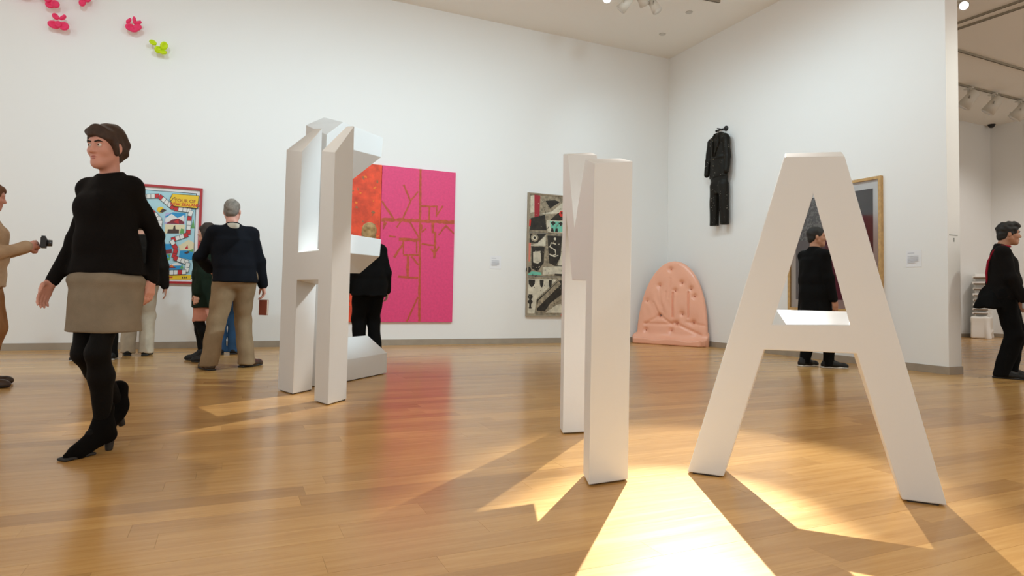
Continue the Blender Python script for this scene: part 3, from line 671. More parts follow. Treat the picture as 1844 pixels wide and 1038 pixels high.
# ------------------------------------------------------------------ ceiling tracks and lamps
def track_lamp(label, loc, aim, light=None, scale=1.0, lens_on=False, group='track lamps'):
    loc = Vector(loc); root = empty('track_lamp', loc); tag(root, label, 'lamp', group)
    d = (Vector(aim)-loc).normalized(); top = Vector((0, 0, ZC-.078-loc.z))
    r = .062*scale; L = .20*scale
    tube('arm', [top, Vector((0, 0, .03))], .014*scale, M_LAMP, root, 8); box('adapter', top+Vector((-.03, -.09, 0)), top+Vector((.03, .09, .03)), M_LAMP, root, .004)
    p0, p1 = -d*L*.55, d*L*.45
    h = tube('housing', [p0, p0+d*.02*scale, p0+d*L*.5, p1-d*.002], [r*.55, r*.85, r*.95, r*1.12], M_LAMP, root, 20)
    tube('lens', [p1-d*.004, p1+d*.004], [r*.95, r*.92], M_LENS if lens_on else mat('lens_off', (.75, .73, .68), .2), root, 20)
    side = d.cross(Vector((0, 0, 1))).normalized()
    tube('yoke', [side*r*1.15+Vector((0, 0, -.0)), side*r*1.15+Vector((0, 0, .045)), -side*r*1.15+Vector((0, 0, .045)), -side*r*1.15], .009*scale, M_LAMP, root, 6)
    return root
def ceiling_track(label, a, b):
    a, b = Vector(a), Vector(b); d = (b-a).normalized(); n = Vector((-d.y, d.x, 0))*.018
    root = empty('lighting_track', a); tag(root, label, 'track', 'ceiling tracks')
    z1 = Vector((0, 0, ZC-a.z)); q = [-n, n, (b-a)+n, (b-a)-n]
    mesh('rail', [p for p in q]+[p+z1 for p in q], [(3, 2, 1, 0), (4, 5, 6, 7), (0, 1, 5, 4), (1, 2, 6, 5), (2, 3, 7, 6), (3, 0, 4, 7)], mat('track_grey', (.33, .29, .22), .5), root)
    mesh('conductor_slot', [p*.35-Vector((0, 0, .001)) if i < 2 else (b-a)+(p-(b-a))*.35-Vector((0, 0, .001)) for i, p in enumerate(q)], [(3, 2, 1, 0)], M_GAP, root)
ceiling_track('ceiling lighting track above the far end of the main room', (3.6, 7.9, ZC-.045), (6.9, 7.6, ZC-.045))
track_lamp('white track lamp shining at the camera, leftmost of the top cluster', (4.93, 7.74, 5.27), (.45, 5.2, .6), lens_on=True)
track_lamp('rounded white track lamp second from left in the top cluster', (5.20, 7.72, 5.20), (3.0, 9.9, 2.0), scale=1.15)
track_lamp('white track lamp mostly above the photo edge, third in the top cluster', (5.46, 7.66, 5.31), (7.7, 8.4, 2.8), scale=1.1)
track_lamp('white track lamp tilted down, rightmost of the top cluster', (5.66, 7.62, 5.23), (7.2, 5.7, .5), scale=1.1)
ceiling_track('double ceiling track in the next room, nearer rail', (10.98, 6.9, ZC-.03), (11.08, 4.6, ZC-.03))
ceiling_track('double ceiling track in the next room, farther rail', (11.22, 6.9, ZC-.03), (11.36, 4.6, ZC-.03))
ceiling_track('bare ceiling track crossing the next room', (9.5, 7.12, ZC-.04), (17.5, 7.20, ZC-.04))
ceiling_track('ceiling track with three lamps in the next room', (10.5, 8.24, ZC-.04), (17.9, 8.29, ZC-.04))
for x_, lb in ((14.45, 'left'), (15.32, 'middle'), (16.34, 'right')):
    track_lamp('grey track lamp in the next room, %s of three' % ('leftmost' if lb == 'left' else 'middle one' if lb == 'middle' else 'rightmost'), (x_, 8.26, 5.27), (x_-1.1, 9.9, 2.6), scale=2.0, group='next room track lamps')
track_lamp('glowing track lamp beside the top of the projecting wall', (10.12, 5.84, 5.42), (2, 1, 2.2), scale=1.0, lens_on=True, group='next room track lamps')
def dome(): 
    root = empty('security_camera', (18.1, 9.80, ZC)); tag(root, 'small black dome camera on the next room ceiling', 'camera')
    s = SDF(); s.ell((0, 0, -.02), (.075, .075, .075)); s.half((0, 0, 1), -.012); sdf_obj('dome', s, .012, M_BLACK, root); tube('mount', [(0, 0, -.02), (0, 0, 0)], .085, M_BLACK, root, 20)
dome()
def ceiling_disc(label, x, y):
    o = tube('ceiling_sensor', [(x, y, ZC), (x, y, ZC-.012)], [.06, .05], mat('sensor_grey', (.60, .58, .53), .6), None, 18); tag(o, label, 'sensor', 'ceiling sensors')
ceiling_disc('small flat disc on the ceiling, nearer the corner', 6.9, 9.05); ceiling_disc('small flat disc on the ceiling, farther from the corner', 6.75, 8.15); ceiling_disc('small flat disc on the next room ceiling', 17.4, 8.95)

# ------------------------------------------------------------------ stacked white piece in the next room
def stack_sculpture():
    root = empty('stacked_sculpture', (17.2, 9.60, 0), .45); tag(root, 'white stacked sculpture with brown-edged ledges in the next room', 'sculpture')
    w, e = mat('stack_white', (.84, .82, .78), .7), mat('stack_brown', (.20, .14, .09), .6); rn = random.Random(4)
    s = SDF(); s.rbox((0, 0, .27), (.40, .20, .27), .04, .03); s.cone((-.42, -.16, .02), (-.36, -.12, .5), .05, .03, .06); s.cone((.35, -.18, .02), (.40, -.12, .5), .05, .03, .06); s.cone((-.35, -.2, .16), (.35, -.2, .2), .03, .02, .04)
    s.half((0, 0, -1), 0); sdf_obj('draped_base', s, .02, w, root, (.012, 14, 3, .3))
    z = .60
    for k, (x0, h) in enumerate(((-.36, .10), (-.34, .10), (-.20, .13), (-.20, .12), (-.25, .15), (-.16, .14), (-.27, .15), (-.27, .12))):
        o = box('ledge', (x0, -.16+rn.uniform(-.03, .03), z), (.42, .16, z+h*.45), w, root, .008); box('ledge_edge', (x0-.006, -.15, z-.004), (x0+.17, .14, z+.028), e, o, .004)
        z += h
    box('core', (-.05, -.10, .5), (.38, .12, z), w, root, .01)
stack_sculpture()

# ------------------------------------------------------------------ people
SK1 = mat('skin_light', (.62, .34, .24), .5, .35, var=.06, var_scale=20)
SK2 = mat('skin_tan', (.42, .21, .125), .5, .35, var=.06, var_scale=20)
SK3 = mat('skin_pink', (.66, .33, .25), .5, .35, var=.06, var_scale=20)
def cloth(name, c, r=.9, sheen=.0, var=.12): return mat(name, tuple(x if max(c) > .05 else x*.55 for x in c), r, .12, bump=.25, bump_scale=220, sheen=sheen, var=var, var_scale=10)
M_LEATHER = mat('black_leather', (.006, .0055, .005), .45, .3, bump=.1, bump_scale=120)
M_BRLEATHER = mat('brown_leather', (.045, .024, .014), .4, .5, bump=.1, bump_scale=120)
M_SOLE = mat('rubber_sole', (.02, .018, .016), .7); M_WSOLE = mat('white_sole', (.60, .58, .54), .6)

def ik(a, c, l1, l2, hint):
    a, c, hint = Vector(a), Vector(c), Vector(hint); d = c-a; L = min(d.length, (l1+l2)*.999); d.normalize()
    x = (l1*l1-l2*l2+L*L)/(2*L); h = math.sqrt(max(l1*l1-x*x, 0)); n = hint-d*hint.dot(d)
    n = n.normalized() if n.length > 1e-5 else Vector((0, 1, 0)); return a+d*x+n*h, a+d*L
def basis(fwd, up):
    f = Vector(fwd).normalized(); r = f.cross(Vector(up)).normalized(); u = r.cross(f); return r, f, u

class Person:
    """Local frame: +y is where the figure faces, +x its right side, z up, feet at z = 0."""
    def __init__(s, label, loc, face_deg, H=1.75, female=False, build=1.0, vox=.008, skin=SK1, footL=None, footR=None, wristL=None, wristR=None,
                 elbL=(-.3, -1, -.2), elbR=(.3, -1, -.2), head_yaw=0, head_pitch=0, lean=(0, 0), hips=(0, 0), kneeL=(0, 1, 0), kneeR=(0, 1, 0), curlL=.35, curlR=.35, heel=0.0, group='gallery visitors', handL=None, handR=None, stoop=0):
        s.h = h = H/1.75; s.f = female; s.b = build; s.vox = vox; s.skin = skin; s.heel = heel
        s.root = empty('person', (loc[0], loc[1], 0), -math.radians(face_deg)); tag(s.root, label, 'person', group)
        V = Vector; hx, hy = hips; s.up = heel
        for ft_ in (footL, footR):
            if ft_ and ft_[2] == 0:
                rr = math.hypot(abs(ft_[0])-.09*h-hx*0, ft_[1]-hy); reach = math.sqrt(max((.848*h)**2-rr*rr, .01))
                s.up = min(s.up, reach+.085*h+heel-.91*h)
        U_ = V((0, 0, s.up))
        s.pel = V((hx, hy, .93*h)); s.waist = V((hx+lean[0]*.35, hy+lean[1]*.35, 1.08*h)); s.chest = V((hx+lean[0]*.8, hy+lean[1]*.8, 1.29*h))
        s.neck = V((hx+lean[0], hy+lean[1]-.015, 1.47*h)); s.head = V((hx+lean[0], hy+lean[1]+.024*h+stoop, 1.632*h-abs(stoop)*.3))
        sw = (.138 if female else .176)*h*build**.5; hw = (.092 if female else .088)*h
        cs = V((s.chest.x, s.chest.y-.015, 1.395*h))
        cs += U_; s.pel += U_; s.waist += U_; s.chest += U_; s.neck += U_; s.head += U_
        s.sh = {-1: cs+V((-sw, 0, 0)), 1: cs+V((sw, 0, 0))}; s.hip = {-1: s.pel+V((-hw, 0, -.02*h)), 1: s.pel+V((hw, 0, -.02*h))}
        az = .085*h+heel
        ft = {-1: footL or (-.10, 0, 0, 8), 1: footR or (.10, 0, 0, 8)}         # ankle x, y, lift, toe-out degrees
        s.ank, s.knee, s.toe, s.lift = {}, {}, {}, {}
        for k in (-1, 1):
            x, y, lf, to = ft[k][:4]; p = V((x, y, az+lf)); s.knee[k], s.ank[k] = ik(s.hip[k], p, .43*h, .42*h, kneeL if k < 0 else kneeR)
            t = math.radians(to)*k; s.toe[k] = V((math.sin(t), math.cos(t), ft[k][4] if len(ft[k]) > 4 else 0)).normalized(); s.lift[k] = lf
        wr = {-1: wristL or (s.sh[-1].x-.06, .02, .845*h), 1: wristR or (s.sh[1].x+.06, .02, .845*h)}
        s.elb, s.wri = {}, {}
        for k in (-1, 1): s.elb[k], s.wri[k] = ik(s.sh[k], wr[k], .295*h, .255*h, elbL if k < 0 else elbR)
        s.curl = {-1: curlL, 1: curlR}; s.hd = {-1: handL, 1: handR}
        s.Rh = Matrix.Rotation(math.radians(-head_yaw), 3, 'Z') @ Matrix.Rotation(math.radians(head_pitch), 3, 'X')
    def H_(s, p): return s.head+s.Rh @ (Vector(p)*s.h*(.97 if s.f else 1.0))
    def torso(s, S, t=0.0, k=.05):
        h, b = s.h, s.b; f = s.f
        S.ell(s.pel+Vector((0, -.012*h, 0)), ((.168 if f else .160)*h*b+t, .118*h*b+t, .135*h+t), k)
        S.ell(s.waist, ((.128 if f else .146)*h*b+t, .098*h*b+t, .16*h+t), k)
        S.ell(s.chest-Vector((0, 0, .03*h)), ((.132 if f else .160)*h*b+t, .108*h*b+t, .175*h+t), k)
        for q in (-1, 1): S.cone(s.neck+Vector((q*.025*h, -.012, -.045*h)), s.sh[q]+Vector((0, 0, .004)), .046*h+t*.5, .048*h+t*.5, k); S.cone(s.chest+Vector((q*.03, -.01, .06*h)), s.sh[q], .085*h+t*.5, .050*h+t*.5, k)
        if f:
            for q in (-1, 1): S.ell(s.chest+Vector((q*.065*h, .085*h, -.005*h)), (.055*h+t*.5, .045*h+t*.5, .055*h+t*.5), .06)
    def arm(s, S, q, t=0.0, k=.03, upto=1.0):
        h = s.h; g = (.86 if s.f else 1.0)
        S.cone(s.sh[q], s.elb[q], .047*h*g+t*.8, .039*h*g+t, k); S.cone(s.elb[q], s.elb[q]+(s.wri[q]-s.elb[q])*upto, .041*h*g+t, (.041+(.027-.041)*upto)*h*g+t, k)
    def leg(s, S, q, t=0.0, k=.03):
        h = s.h; b = s.b**.5
        S.cone(s.hip[q], s.knee[q], (.076 if s.f else .088)*h*b+t, .050*h+t, k); m = s.knee[q]+(s.ank[q]-s.knee[q])*.32+Vector((0, -.014*h, 0))
        S.cone(s.knee[q], m, .053*h+t, .056*h+t, k); S.cone(m, s.ank[q], .056*h+t, .036*h+t, k)
    def hand(s, S, q):
        h = s.h*(.92 if s.f else 1.0); w = s.wri[q]
        d = s.hd[q][0] if s.hd[q] else (s.wri[q]-s.elb[q]); d = Vector(d).normalized()
        pn = Vector(s.hd[q][1]) if s.hd[q] else Vector((-q, 0, 0))           # palm faces this way
        pn = (pn-d*pn.dot(d)).normalized(); sd = d.cross(pn)*(1)             # across the palm
        if sd.y < 0: sd = -sd                                                  # thumb side towards the front
        c = s.curl[q]
        S.cone(w, w+d*.035*h, .026*h, .027*h, .012)
        for i, o in enumerate((.030, .010, -.010, -.029)):
            S.cone(w+d*.03*h+sd*o*.55*h, w+d*.088*h+sd*o*h, .0155*h, .0125*h, .010)
            L = (.040, .044, .041, .032)[i]*h; p = w+d*.09*h+sd*o*1.02*h; dd = d
            for j, (ln, r0, r1) in enumerate(((L, .0098, .0090), (L*.68, .0090, .0082), (L*.55, .0082, .0070))):
                a = c*(.55 if j == 0 else 1.0)*(1+.1*i); dd = (dd*math.cos(a)+pn*math.sin(a)).normalized(); nd = dd
                pn2 = pn
                S.cone(p, p+nd*ln, r0*h, r1*h, .004); p = p+nd*ln
        tb = w+d*.028*h+sd*.022*h; t1 = tb+(d*.55+sd*.65+pn*.35).normalized()*.045*h; t2 = t1+(d*.85+sd*.25+pn*.35).normalized()*.034*h; t3 = t2+(d*.95+pn*.3).normalized()*.026*h
        S.cone(tb, t1, .0165*h, .0125*h, .012); S.cone(t1, t2, .0122*h, .0105*h, .005); S.cone(t2, t3, .0105*h, .0085*h, .004)
    def headform(s, S):
        h = s.h*(.97 if s.f else 1.0); R = np.array(s.Rh); P = s.H_
        def e(c, r, k=.02, op='add'): S.ell(P(c), [x*h for x in r], k, op, R)
        e((0, -.014, .034), (.073, .094, .086)); e((0, .030, -.034), (.058, .060, .084), .03); e((0, .058, -.100), (.030, .030, .024), .03)
        for q in (-1, 1):
            S.cone(P((q*(.046 if s.f else .052), .0, -.054)), P((q*.014, .064, -.102)), (.019 if s.f else .022)*h, .016*h, .03)
            e((q*.036, .058, -.030), (.026, .026, .024), .025); e((q*.0775, -.008, -.012), (.010, .020, .032), .008)
        e((0, .076 if not s.f else .070, .020), (.050, .018, .013), .025)
        for q in (-1, 1): e((q*.031, .100, -.002), (.018, .016, .012), .018, 'sub')
        S.cone(P((0, .084, .004)), P((0, .106, -.034)), .0085*h, .0125*h, .012); 
        for q in (-1, 1): e((q*.011, .098, -.038), (.009, .011, .008), .008)
        e((0, .086, -.064), (.024, .012, .0075), .008); e((0, .085, -.076), (.020, .012, .0075), .008); e((0, .100, -.070), (.028, .010, .0022), .004, 'sub')
        S.cone(s.neck-Vector((0, 0, .03)), P((0, -.018, -.06)), (.052 if s.f else .062)*h, (.048 if s.f else .056)*h, .03)
    def body(s, bare_leg=True):
        S = SDF(); s.torso(S, -.012); s.headform(S)
        for q in (-1, 1):
            s.arm(S, q, -.004); s.leg(S, q, -.004); s.hand(S, q)
            a = s.ank[q]; dn = Vector((0, 0, -.045*s.h)); S.cone(a, a+dn*.7+s.toe[q]*.07*s.h, .026*s.h, .020*s.h, .02); S.cone(a, a+dn*.5-s.toe[q]*.015, .026*s.h, .022*s.h, .02)
        o = sdf_obj('body', S, s.vox, s.skin, s.root); o['label'] = 'skin of face, neck and hands'
        return o
    def eyes(s, col=(.06, .03, .015), brow=(.02, .012, .008)):
        h = s.h*(.97 if s.f else 1.0)
        for q in (-1, 1):
            S = SDF(); S.ell(s.H_((q*.031, .080, -.001)), (.0115*h,)*3); o = sdf_obj('eye', S, .003, mat('eye_white', (.75, .72, .68), .2), s.root)
            S = SDF(); S.ell(s.H_((q*.031, .0875, -.001)), (.0058*h, .0058*h, .0058*h)); sdf_obj('iris', S, .002, mat('iris_dark', col, .15), o)
            S = SDF(); S.cone(s.H_((q*.014, .094, .018)), s.H_((q*.034, .091, .023)), .0042*h, .0045*h, .004); S.cone(s.H_((q*.034, .091, .023)), s.H_((q*.05, .078, .016)), .0045*h, .003*h, .004); sdf_obj('eyebrow', S, .003, mat('brow_dark', brow, .8), s.root)
        S = SDF(); S.ell(s.H_((0, .0865, -.065)), [.021*h, .0125*h, .0065*h], .003, 'add', np.array(s.Rh)); S.ell(s.H_((0, .0855, -.076)), [.018*h, .0125*h, .0068*h], .003, 'add', np.array(s.Rh)); S.ell(s.H_((0, .1, -.0705)), [.028*h, .010*h, .0018*h], .002, 'sub', np.array(s.Rh)); sdf_obj('lips', S, .003, mat('lip_tone', (.45, .14, .11), .4), s.root)
    def hair(s, style, m, vox=None):
        h = s.h*(.97 if s.f else 1.0); R = np.array(s.Rh); S = SDF(); P = s.H_
        def e(c, r, k=.015, op='add'): S.ell(P(c), [x*h for x in r], k, op, R)
        if style == 'short':
            e((0, -.018, .040), (.083, .102, .092)); e((0, -.055, -.030), (.066, .052, .055), .03)
            e((0, .105, -.040), (.090, .078, .104), .012, 'sub')
            for q in (-1, 1): e((q*.085, .0, -.032), (.030, .026, .034), .01, 'sub')
            n = (.0035, 60, 3, 1)
        elif style == 'thick':
            e((0, -.016, .046), (.088, .106, .097)); e((0, .045, .098), (.064, .056, .036), .03); e((0, -.058, -.030), (.070, .054, .060), .03)
            for q in (-1, 1): S.cone(P((q*.076, .014, .03)), P((q*.074, .020, -.02)), .010*h, .007*h, .01)
            e((0, .108, -.030), (.090, .076, .092), .012, 'sub')
            for q in (-1, 1): e((q*.085, -.004, -.034), (.028, .022, .034), .008, 'sub')
            n = (.006, 70, 5, 1)
        elif style == 'bob':
            e((0, -.020, .036), (.092, .112, .098)); e((0, -.050, -.045), (.086, .072, .075), .04)
            for q in (-1, 1): S.cone(P((q*.074, .010, .0)), P((q*.070, .012, -.07)), .020*h, .016*h, .02)
            e((0, .112, -.035), (.070, .080, .098), .012, 'sub'); n = (.006, 55, 8, .4)
        elif style == 'pixie':
            e((0, -.020, .040), (.086, .106, .095)); e((0, -.055, -.030), (.074, .058, .062), .03); e((.02, .062, .072), (.062, .034, .036), .03)
            for q in (-1, 1): S.cone(P((q*.074, .016, .03)), P((q*.077, .012, -.045)), .017*h, .010*h, .02)
            e((-.006, .112, -.044), (.066, .080, .098), .016, 'sub'); n = (.007, 60, 8, .5)
        elif style == 'crop':
            e((0, -.017, .037), (.0775, .098, .089)); e((0, -.050, -.020), (.065, .050, .055), .03)
            e((0, .110, -.030), (.09, .080, .110), .012, 'sub')
            for q in (-1, 1): e((q*.085, .004, -.035), (.032, .030, .036), .01, 'sub')
            n = (.002, 70, 8, 1)
        elif style == 'tied':
            e((0, -.016, .038), (.082, .102, .092)); e((0, -.105, .000), (.042, .038, .042), .03); e((0, -.055, -.030), (.064, .048, .05), .03)
            e((0, .108, -.032), (.080, .082, .104), .012, 'sub')
            for q in (-1, 1): e((q*.085, .0, -.032), (.030, .026, .034), .01, 'sub')
            n = (.003, 60, 6, .4)
        return sdf_obj('hair', S, vox or min(s.vox, .007), m, s.root, n)
    def top(s, name, m, hem=.86, t=.014, loose=.0, sleeve=1.0, neckcut=None, flare=0, label=None, sleeve_t=None):
        S = SDF(); h = s.h; s.torso(S, t); st = t if sleeve_t is None else sleeve_t
        hw = (.168 if s.f else .165)*h*s.b+t+loose
        S.frustum((s.pel.x, s.pel.y-.01, hem*h+s.up), (s.waist.x, s.waist.y, 1.12*h+s.up), (hw+flare, .125*h*s.b+t+loose+flare), (.140*h*s.b+t+loose, .105*h*s.b+t+loose), .06)
        if loose: S.frustum((s.waist.x, s.waist.y, 1.06*h+s.up), (s.chest.x, s.chest.y-.005, 1.33*h+s.up), (.145*h*s.b+t+loose, .108*h*s.b+t+loose), ((.140 if s.f else .158)*h*s.b+t+loose*.6, .110*h*s.b+t), .06)
        nc = neckcut if neckcut is not None else 1.497
        S.half((0, 0, -1), -hem*h-s.up, .012)
        S.cone(s.neck-Vector((0, 0, .06)), s.neck+Vector((0, -.002, .0)), .078*h+t*.3, .060*h+t*.3, .05)
        for q in (-1, 1): s.arm(S, q, st, .03, sleeve)
        S.half((0, .25, 1), nc*h+s.up+.25*(s.neck.y), .006)
        o = sdf_obj(name, S, s.vox, m, s.root, (.006, 22, len(name)*7, .5))
        if label: o['label'] = label
        return o
    def trousers(s, m, t=.016, cuff=.02, label=None, name='trousers'):
        S = SDF(); h = s.h
        S.ell(s.pel+Vector((0, -.014*h, 0)), (.166*h*s.b+t, .124*h*s.b+t, .13*h+t), .05); S.frustum((s.pel.x, s.pel.y, .92*h+s.up), (s.waist.x, s.waist.y, 1.06*h+s.up), (.160*h*s.b+t, .115*h*s.b+t), (.146*h*s.b+t, .105*h*s.b+t), .05)
        for q in (-1, 1):
            a = s.ank[q]; e = a+Vector((0, -.004, -.045*h))
            S.cone(s.hip[q], s.knee[q], .092*h*s.b**.5+t, .064*h+t, .03); S.cone(s.knee[q], e, .064*h+t, .048*h+t+cuff*.5, .03)
        S.half((0, 0, -1), -(min(s.ank[-1].z, s.ank[1].z)-.048*h), .004)
        o = sdf_obj(name, S, s.vox, m, s.root, (.008, 20, 11, .45))
        if label: o['label'] = label
        return o
    def skirt(s, m, top=1.05, hem=.55, r0=(.150, .115), r1=(.19, .155), name='skirt', off=(0, 0), label=None, hipr=None):
        S = SDF(); h = s.h; hr = tuple(q*h for q in hipr) if hipr else (.178*h*s.b, .140*h*s.b)
        S.frustum((s.pel.x+off[0], s.pel.y+off[1], hem*h+s.up), (s.pel.x, s.pel.y-.005, .90*h+s.up), (r1[0]*h, r1[1]*h), hr, .05); S.frustum((s.pel.x, s.pel.y-.005, .88*h+s.up), (s.waist.x, s.waist.y, top*h+s.up), hr, (r0[0]*h, r0[1]*h), .05)
        o = sdf_obj(name, S, s.vox, m, s.root, (.006, 20, 5, .35))
        if label: o['label'] = label
        return o
    def tights(s, m):
        S = SDF()
        for q in (-1, 1): s.leg(S, q, .003); a = s.ank[q]; S.cone(a, a+s.toe[q]*.06+Vector((0, 0, -.03)), .036*s.h, .03*s.h, .02)
        return sdf_obj('tights', S, s.vox, m, s.root)
    def shoes(s, m, sole=None, kind='shoe', length=.27):
        h = s.h; sole = sole or M_SOLE
        for q in (-1, 1):
            S = SDF(); a = s.ank[q]; t = s.toe[q]; g = Vector((a.x, a.y, s.lift[q])); r, f, u = basis(t, (0, 0, 1)); Rm = np.array(Matrix((r, f, u)).transposed())
            hl = s.heel; L = length*h
            if kind == 'boot':
                S.cone(a+Vector((0, 0, .10*h)), a+Vector((0, 0, -.01)), .050*h, .047*h, .03); hp = g-f*.030+u*(hl+.030); ball = g+f*(L*.50)+u*.026; tip = g+f*(L*.70)+u*.018
                S.cone(a, hp, .044*h, .036*h, .03); S.cone(hp, ball, .036*h, .034*h, .03); S.cone(a, ball, .040*h, .030*h, .04); S.cone(ball, tip, .034*h, .018*h, .02)
                o = sdf_obj('boot', S, min(s.vox, .006), m, s.root)
                b = g-f*.038; hh = SDF(); hh.cone(b+u*.008, b+u*(hl+.02), .019*h, .027*h, .01); hh.half(-np.array(u), -float(u.dot(g))-.001, .002); sdf_obj('boot_heel', hh, .004, sole, o)
                ss = SDF(); ss.rbox(g+f*L*.50+u*.008, (.034*h, .085*h, .007), .006, .01, 'add', Rm); sdf_obj('sole', ss, .004, sole, o)
            else:
                hp = g-f*.035*h+u*.040*h; S.cone(a+u*.005, hp, .046*h, .040*h, .03); S.cone(hp, g+f*.06*h+u*.045*h, .040*h, .042*h, .03); S.cone(g+f*.06*h+u*.045*h, g+f*(L-.085*h)+u*.030*h, .042*h, .036*h, .03); S.cone(a, g+f*.09*h+u*.04*h, .040*h, .034*h, .04)
                S.cone(g+f*(L-.085*h)+u*.03*h, g+f*(L-.06*h)+u*.026*h, .036*h, .030*h, .02); S.half(-np.array(u), -float(u.dot(g))-.012, .004)
                o = sdf_obj('shoe', S, min(s.vox, .007), m, s.root)
                ss = SDF(); ss.rbox(g+f*.030*h+u*.010, (.040*h, .115*h, .010), .009, .01, 'add', Rm); ss.ell(g+f*(L-.10*h)+u*.010, (.045*h, .065*h, .010), .02, 'add', Rm); sdf_obj('sole', ss, .005, sole, o)

def woman_front():
    # walking towards the left, seen from the front quarter
    p = Person('woman in black jumper and grey-beige skirt striding in the left foreground', (-.590, 3.80), 214, 1.61, True, .84, .0062, SK3,
        footL=(-.04, .02, 0, -10), footR=(.075, -.20, .06, 4, -.5), heel=.05, kneeR=(0, 1, 0), wristR=(.20, .12, .86), wristL=(-.15, -.13, .88), elbR=(.4, -1, 0), elbL=(-.15, -1, 0), head_yaw=0, head_pitch=-6, curlR=.3, curlL=.4, lean=(0, .02), group='gallery visitors')
    p.body(); p.eyes(); p.hair('pixie', mat('hair_brown', (.045, .022, .012), .7, var=.3, var_scale=40))
    p.top('jumper', cloth('jumper_black', (.012, .010, .009)), hem=.915, t=.016, loose=.014, flare=.030, sleeve_t=.009)
    p.skirt(cloth('skirt_taupe', (.25, .205, .145)), top=.985, hem=.60, r0=(.150, .118), r1=(.196, .172), hipr=(.186, .160), label='knee-length taupe skirt')
    p.tights(cloth('tights_black', (.008, .007, .006), .7)); p.shoes(mat('suede_black', (.004, .0035, .003), .9, .08), None, 'boot', .275)
woman_front()

def man_khaki():
    p = Person('grey-haired man in navy jumper and khaki trousers holding a red-brown folder', (.03, 7.36), -12, 1.80, False, 1.08, .008, SK3,
        footL=(-.24, -.10, 0, 10), footR=(.15, .02, 0, 55), wristL=(-.20, .30, 1.06), elbL=(-1, -.6, -.2), wristR=(.315, .06, .835), elbR=(.6, -1, 0), head_yaw=28, curlR=.75, lean=(-.05, .0))
    p.body(); p.hair('crop', mat('hair_grey', (.20, .17, .14), .8, var=.35, var_scale=30))
    p.top('jumper', cloth('jumper_navy', (.012, .014, .020)), hem=.885, t=.022, loose=.022, sleeve_t=.024)
    S = SDF(); S.cone(p.neck+Vector((0, -.008, -.015)), p.neck+Vector((0, -.004, .03)), .080, .072, .02); S.half((0, .25, 1), p.neck.z+.012+.25*p.neck.y, .004); sdf_obj('shirt_collar', S, .006, cloth('collar_cream', (.52, .47, .38)), p.root)
    p.trousers(cloth('khaki', (.27, .185, .105)), t=.024, cuff=.03); p.shoes(M_BRLEATHER, None)
    b = empty('folder', (.337, 7.475, .558), math.radians(-50)); tag(b, 'red-brown folder in the hand of the man in khaki trousers', 'folder')
    c1 = mat('folder_cover', (.30, .07, .04), .6); box('cover', (-.07, -.012, .0), (.05, -.008, .17), c1, b, .001); box('cover', (-.07, .008, 0), (.05, .012, .17), c1, b, .001); box('pages', (-.066, -.008, .004), (.046, .008, .166), mat('paper_cream', (.62, .52, .40), .8), b)
man_khaki()

def man_beige():
    p = Person('person in dark top and beige trousers facing the board game painting', (-1.04, 8.98), -2, 1.74, False, 1.05, .010, SK1, wristL=(-.24, .05, .84), wristR=(.27, .04, .86), head_yaw=10)
    p.body(); p.hair('short', mat('hair_ash', (.11, .085, .06), .8, var=.3, var_scale=30)); p.top('jacket', cloth('jacket_charcoal', (.022, .019, .016)), hem=.87, t=.022, loose=.02); p.trousers(cloth('trouser_beige', (.46, .38, .28)), t=.022); p.shoes(M_LEATHER)
man_beige()
def visitor_dark():
    p = Person('dark-clothed person in white-soled trainers, mostly hidden behind the walking woman', (-1.30, 8.42), -20, 1.66, True, 1.0, .010, SK1, footL=(-.12, -.02, 0, 55), footR=(.09, .04, 0, 20))
    p.body(); p.hair('short', mat('hair_dark', (.03, .02, .014), .8)); p.top('coat', cloth('coat_dark', (.016, .014, .013)), hem=.80, t=.02, loose=.015); p.trousers(cloth('trouser_dark', (.012, .011, .010)), t=.010, cuff=0); p.shoes(M_LEATHER, M_WSOLE)
visitor_dark()
def woman_stockings():
    p = Person('woman in green top, peach skirt and black stockings behind the khaki-trousered man', (-.27, 8.10), -70, 1.58, True, 1.0, .010, SK1, footL=(-.09, -.10, 0, 4), footR=(.09, .06, 0, 4), heel=.02)
    p.body(); p.hair('bob', mat('hair_dark', (.03, .02, .014), .8)); p.top('tunic', cloth('tunic_green', (.018, .032, .018)), hem=.66, t=.020, loose=.02); p.skirt(cloth('skirt_peach', (.60, .26, .18)), hem=.49, r1=(.17, .14)); p.tights(cloth('tights_black', (.008, .007, .006), .7)); p.shoes(M_LEATHER, None, 'shoe', .25)
woman_stockings()
def visitor_jeans():
    p = Person('person in blue jeans hidden behind the man in khaki trousers', (-.03, 8.92), -5, 1.68, False, 1.0, .010, SK1, footL=(-.08, 0, 0, 6), footR=(.08, 0, 0, 12))
    p.body(); p.hair('short', mat('hair_dark', (.03, .02, .014), .8)); p.top('jumper', cloth('jumper_dark', (.02, .02, .024)), hem=.88, t=.016, loose=.01); p.trousers(cloth('denim_blue', (.035, .085, .17)), t=.014); p.shoes(M_LEATHER)
visitor_jeans()
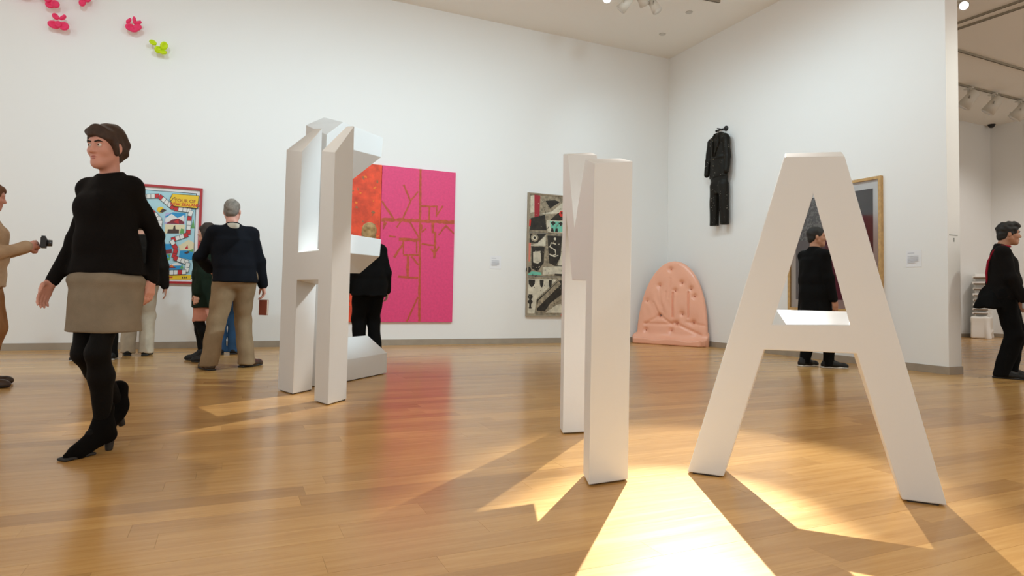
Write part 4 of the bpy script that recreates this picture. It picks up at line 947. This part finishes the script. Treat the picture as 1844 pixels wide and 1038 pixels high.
def visitor_camera():
    p = Person('person in beige jacket holding a camera, cut off by the left edge', (-1.86, 6.45), 80, 1.68, True, 1.05, .009, SK3, wristR=(.06, .27, 1.16), wristL=(-.07, .27, 1.15), elbR=(.6, -.2, -1), elbL=(-.6, -.2, -1), head_pitch=-10, curlR=.7, curlL=.7)
    p.body(); p.hair('bob', mat('hair_auburn', (.16, .07, .03), .8)); p.top('jacket', cloth('jacket_beige', (.52, .37, .24)), hem=.84, t=.020, loose=.02); p.trousers(cloth('trouser_tan', (.34, .17, .075)), t=.018); p.shoes(M_BRLEATHER)
    a = math.radians(-80); d = Vector((math.cos(a), math.sin(a), 0)); f = Vector((-d.y, d.x, 0))
    k = empty('hand_camera', Vector((-1.86, 6.45, 0))+f*.385+Vector((0, 0, 1.20)), a); tag(k, 'black compact camera held out by the person at the left edge', 'camera')
    box('camera_body', (-.07, -.02, -.045), (.07, .02, .045), M_BLACK, k, .006); tube('lens', [(0, .018, 0), (0, .06, 0)], [.030, .027], mat('lens_barrel', (.03, .03, .03), .3), k, 18); box('viewfinder', (-.02, -.018, .045), (.02, .012, .06), M_BLACK, k, .003)
visitor_camera()
def blonde():
    p = Person('blonde person in black coat and trousers looking at the pink painting', (1.585, 7.97), -4, 1.72, True, 1.06, .009, SK3, wristR=(.245, .05, .86), wristL=(-.24, .04, .86), head_yaw=38, curlR=.45, stoop=.03)
    p.body(); p.hair('bob', mat('hair_blonde', (.42, .27, .11), .75, var=.3, var_scale=25)); p.top('coat', cloth('coat_black', (.008, .008, .008)), hem=.80, t=.026, loose=.028, sleeve_t=.022); p.trousers(cloth('trouser_black', (.006, .006, .006)), t=.022); p.shoes(M_LEATHER)
blonde()
def coat_man():
    p = Person('dark-haired person in long black coat before the framed print', (6.79, 5.73), 98, 1.78, False, 1.02, .009, SK2, footL=(-.10, -.09, 0, 6), footR=(.10, .10, 0, 25), wristR=(.24, .06, .86), wristL=(-.24, .06, .86), head_yaw=34)
    p.body(); p.hair('short', mat('hair_black', (.012, .010, .008), .7)); p.top('coat', cloth('coat_black', (.008, .008, .008)), hem=.47, t=.024, loose=.020, flare=.02, sleeve_t=.02); p.trousers(cloth('trouser_black', (.006, .006, .006)), t=.014, cuff=0); p.shoes(M_LEATHER, M_WSOLE)
coat_man()
def guard():
    p = Person('young dark-haired man in black with a red strap, standing at right edge', (8.14, 4.30), 148, 1.79, False, .98, .008, SK2, footL=(-.09, .04, 0, 10), footR=(.09, -.04, 0, 10), wristR=(.20, .16, .90), elbR=(.7, -1, 0), wristL=(-.21, .14, .90), elbL=(-.7, -1, 0), head_yaw=-8, head_pitch=-3, curlR=.6, lean=(0, -.01), stoop=.035)
    p.body(); p.eyes(brow=(.01, .008, .006)); p.hair('thick', mat('hair_black', (.012, .010, .008), .7)); p.top('jumper', cloth('jumper_black', (.010, .009, .009)), hem=.88, t=.020, loose=.022, sleeve_t=.020); p.trousers(cloth('trouser_black', (.006, .006, .006)), t=.022, cuff=.02); p.shoes(M_LEATHER)
    # red strap running over the right shoulder and down the back, bag at the hip behind
    tube('shoulder_strap', [(.09, .06, 1.50), (.10, -.02, 1.515), (.105, -.10, 1.45), (.10, -.152, 1.33), (.085, -.168, 1.20), (.06, -.160, 1.08)], [.010, .011, .012, .012, .012, .010], cloth('strap_red', (.30, .012, .03)), p.root, 8)
    S = SDF(); S.frustum((0, -.10, .80), (0, -.04, 1.06), (.215, .20), (.165, .135), .03); S.half((0, 1, 0), .02, .02)
    o = sdf_obj('tied_jacket', S, .010, cloth('jacket_black', (.008, .008, .008)), p.root, (.014, 24, 6, .3)); o['label'] = 'black jacket tied round the waist, hanging out behind'
    S = SDF(); S.rbox((.215, .17, .83), (.012, .03, .035), .008); sdf_obj('pocket_tag', S, .006, mat('tag_grey', (.30, .30, .29), .5), p.root)
guard()
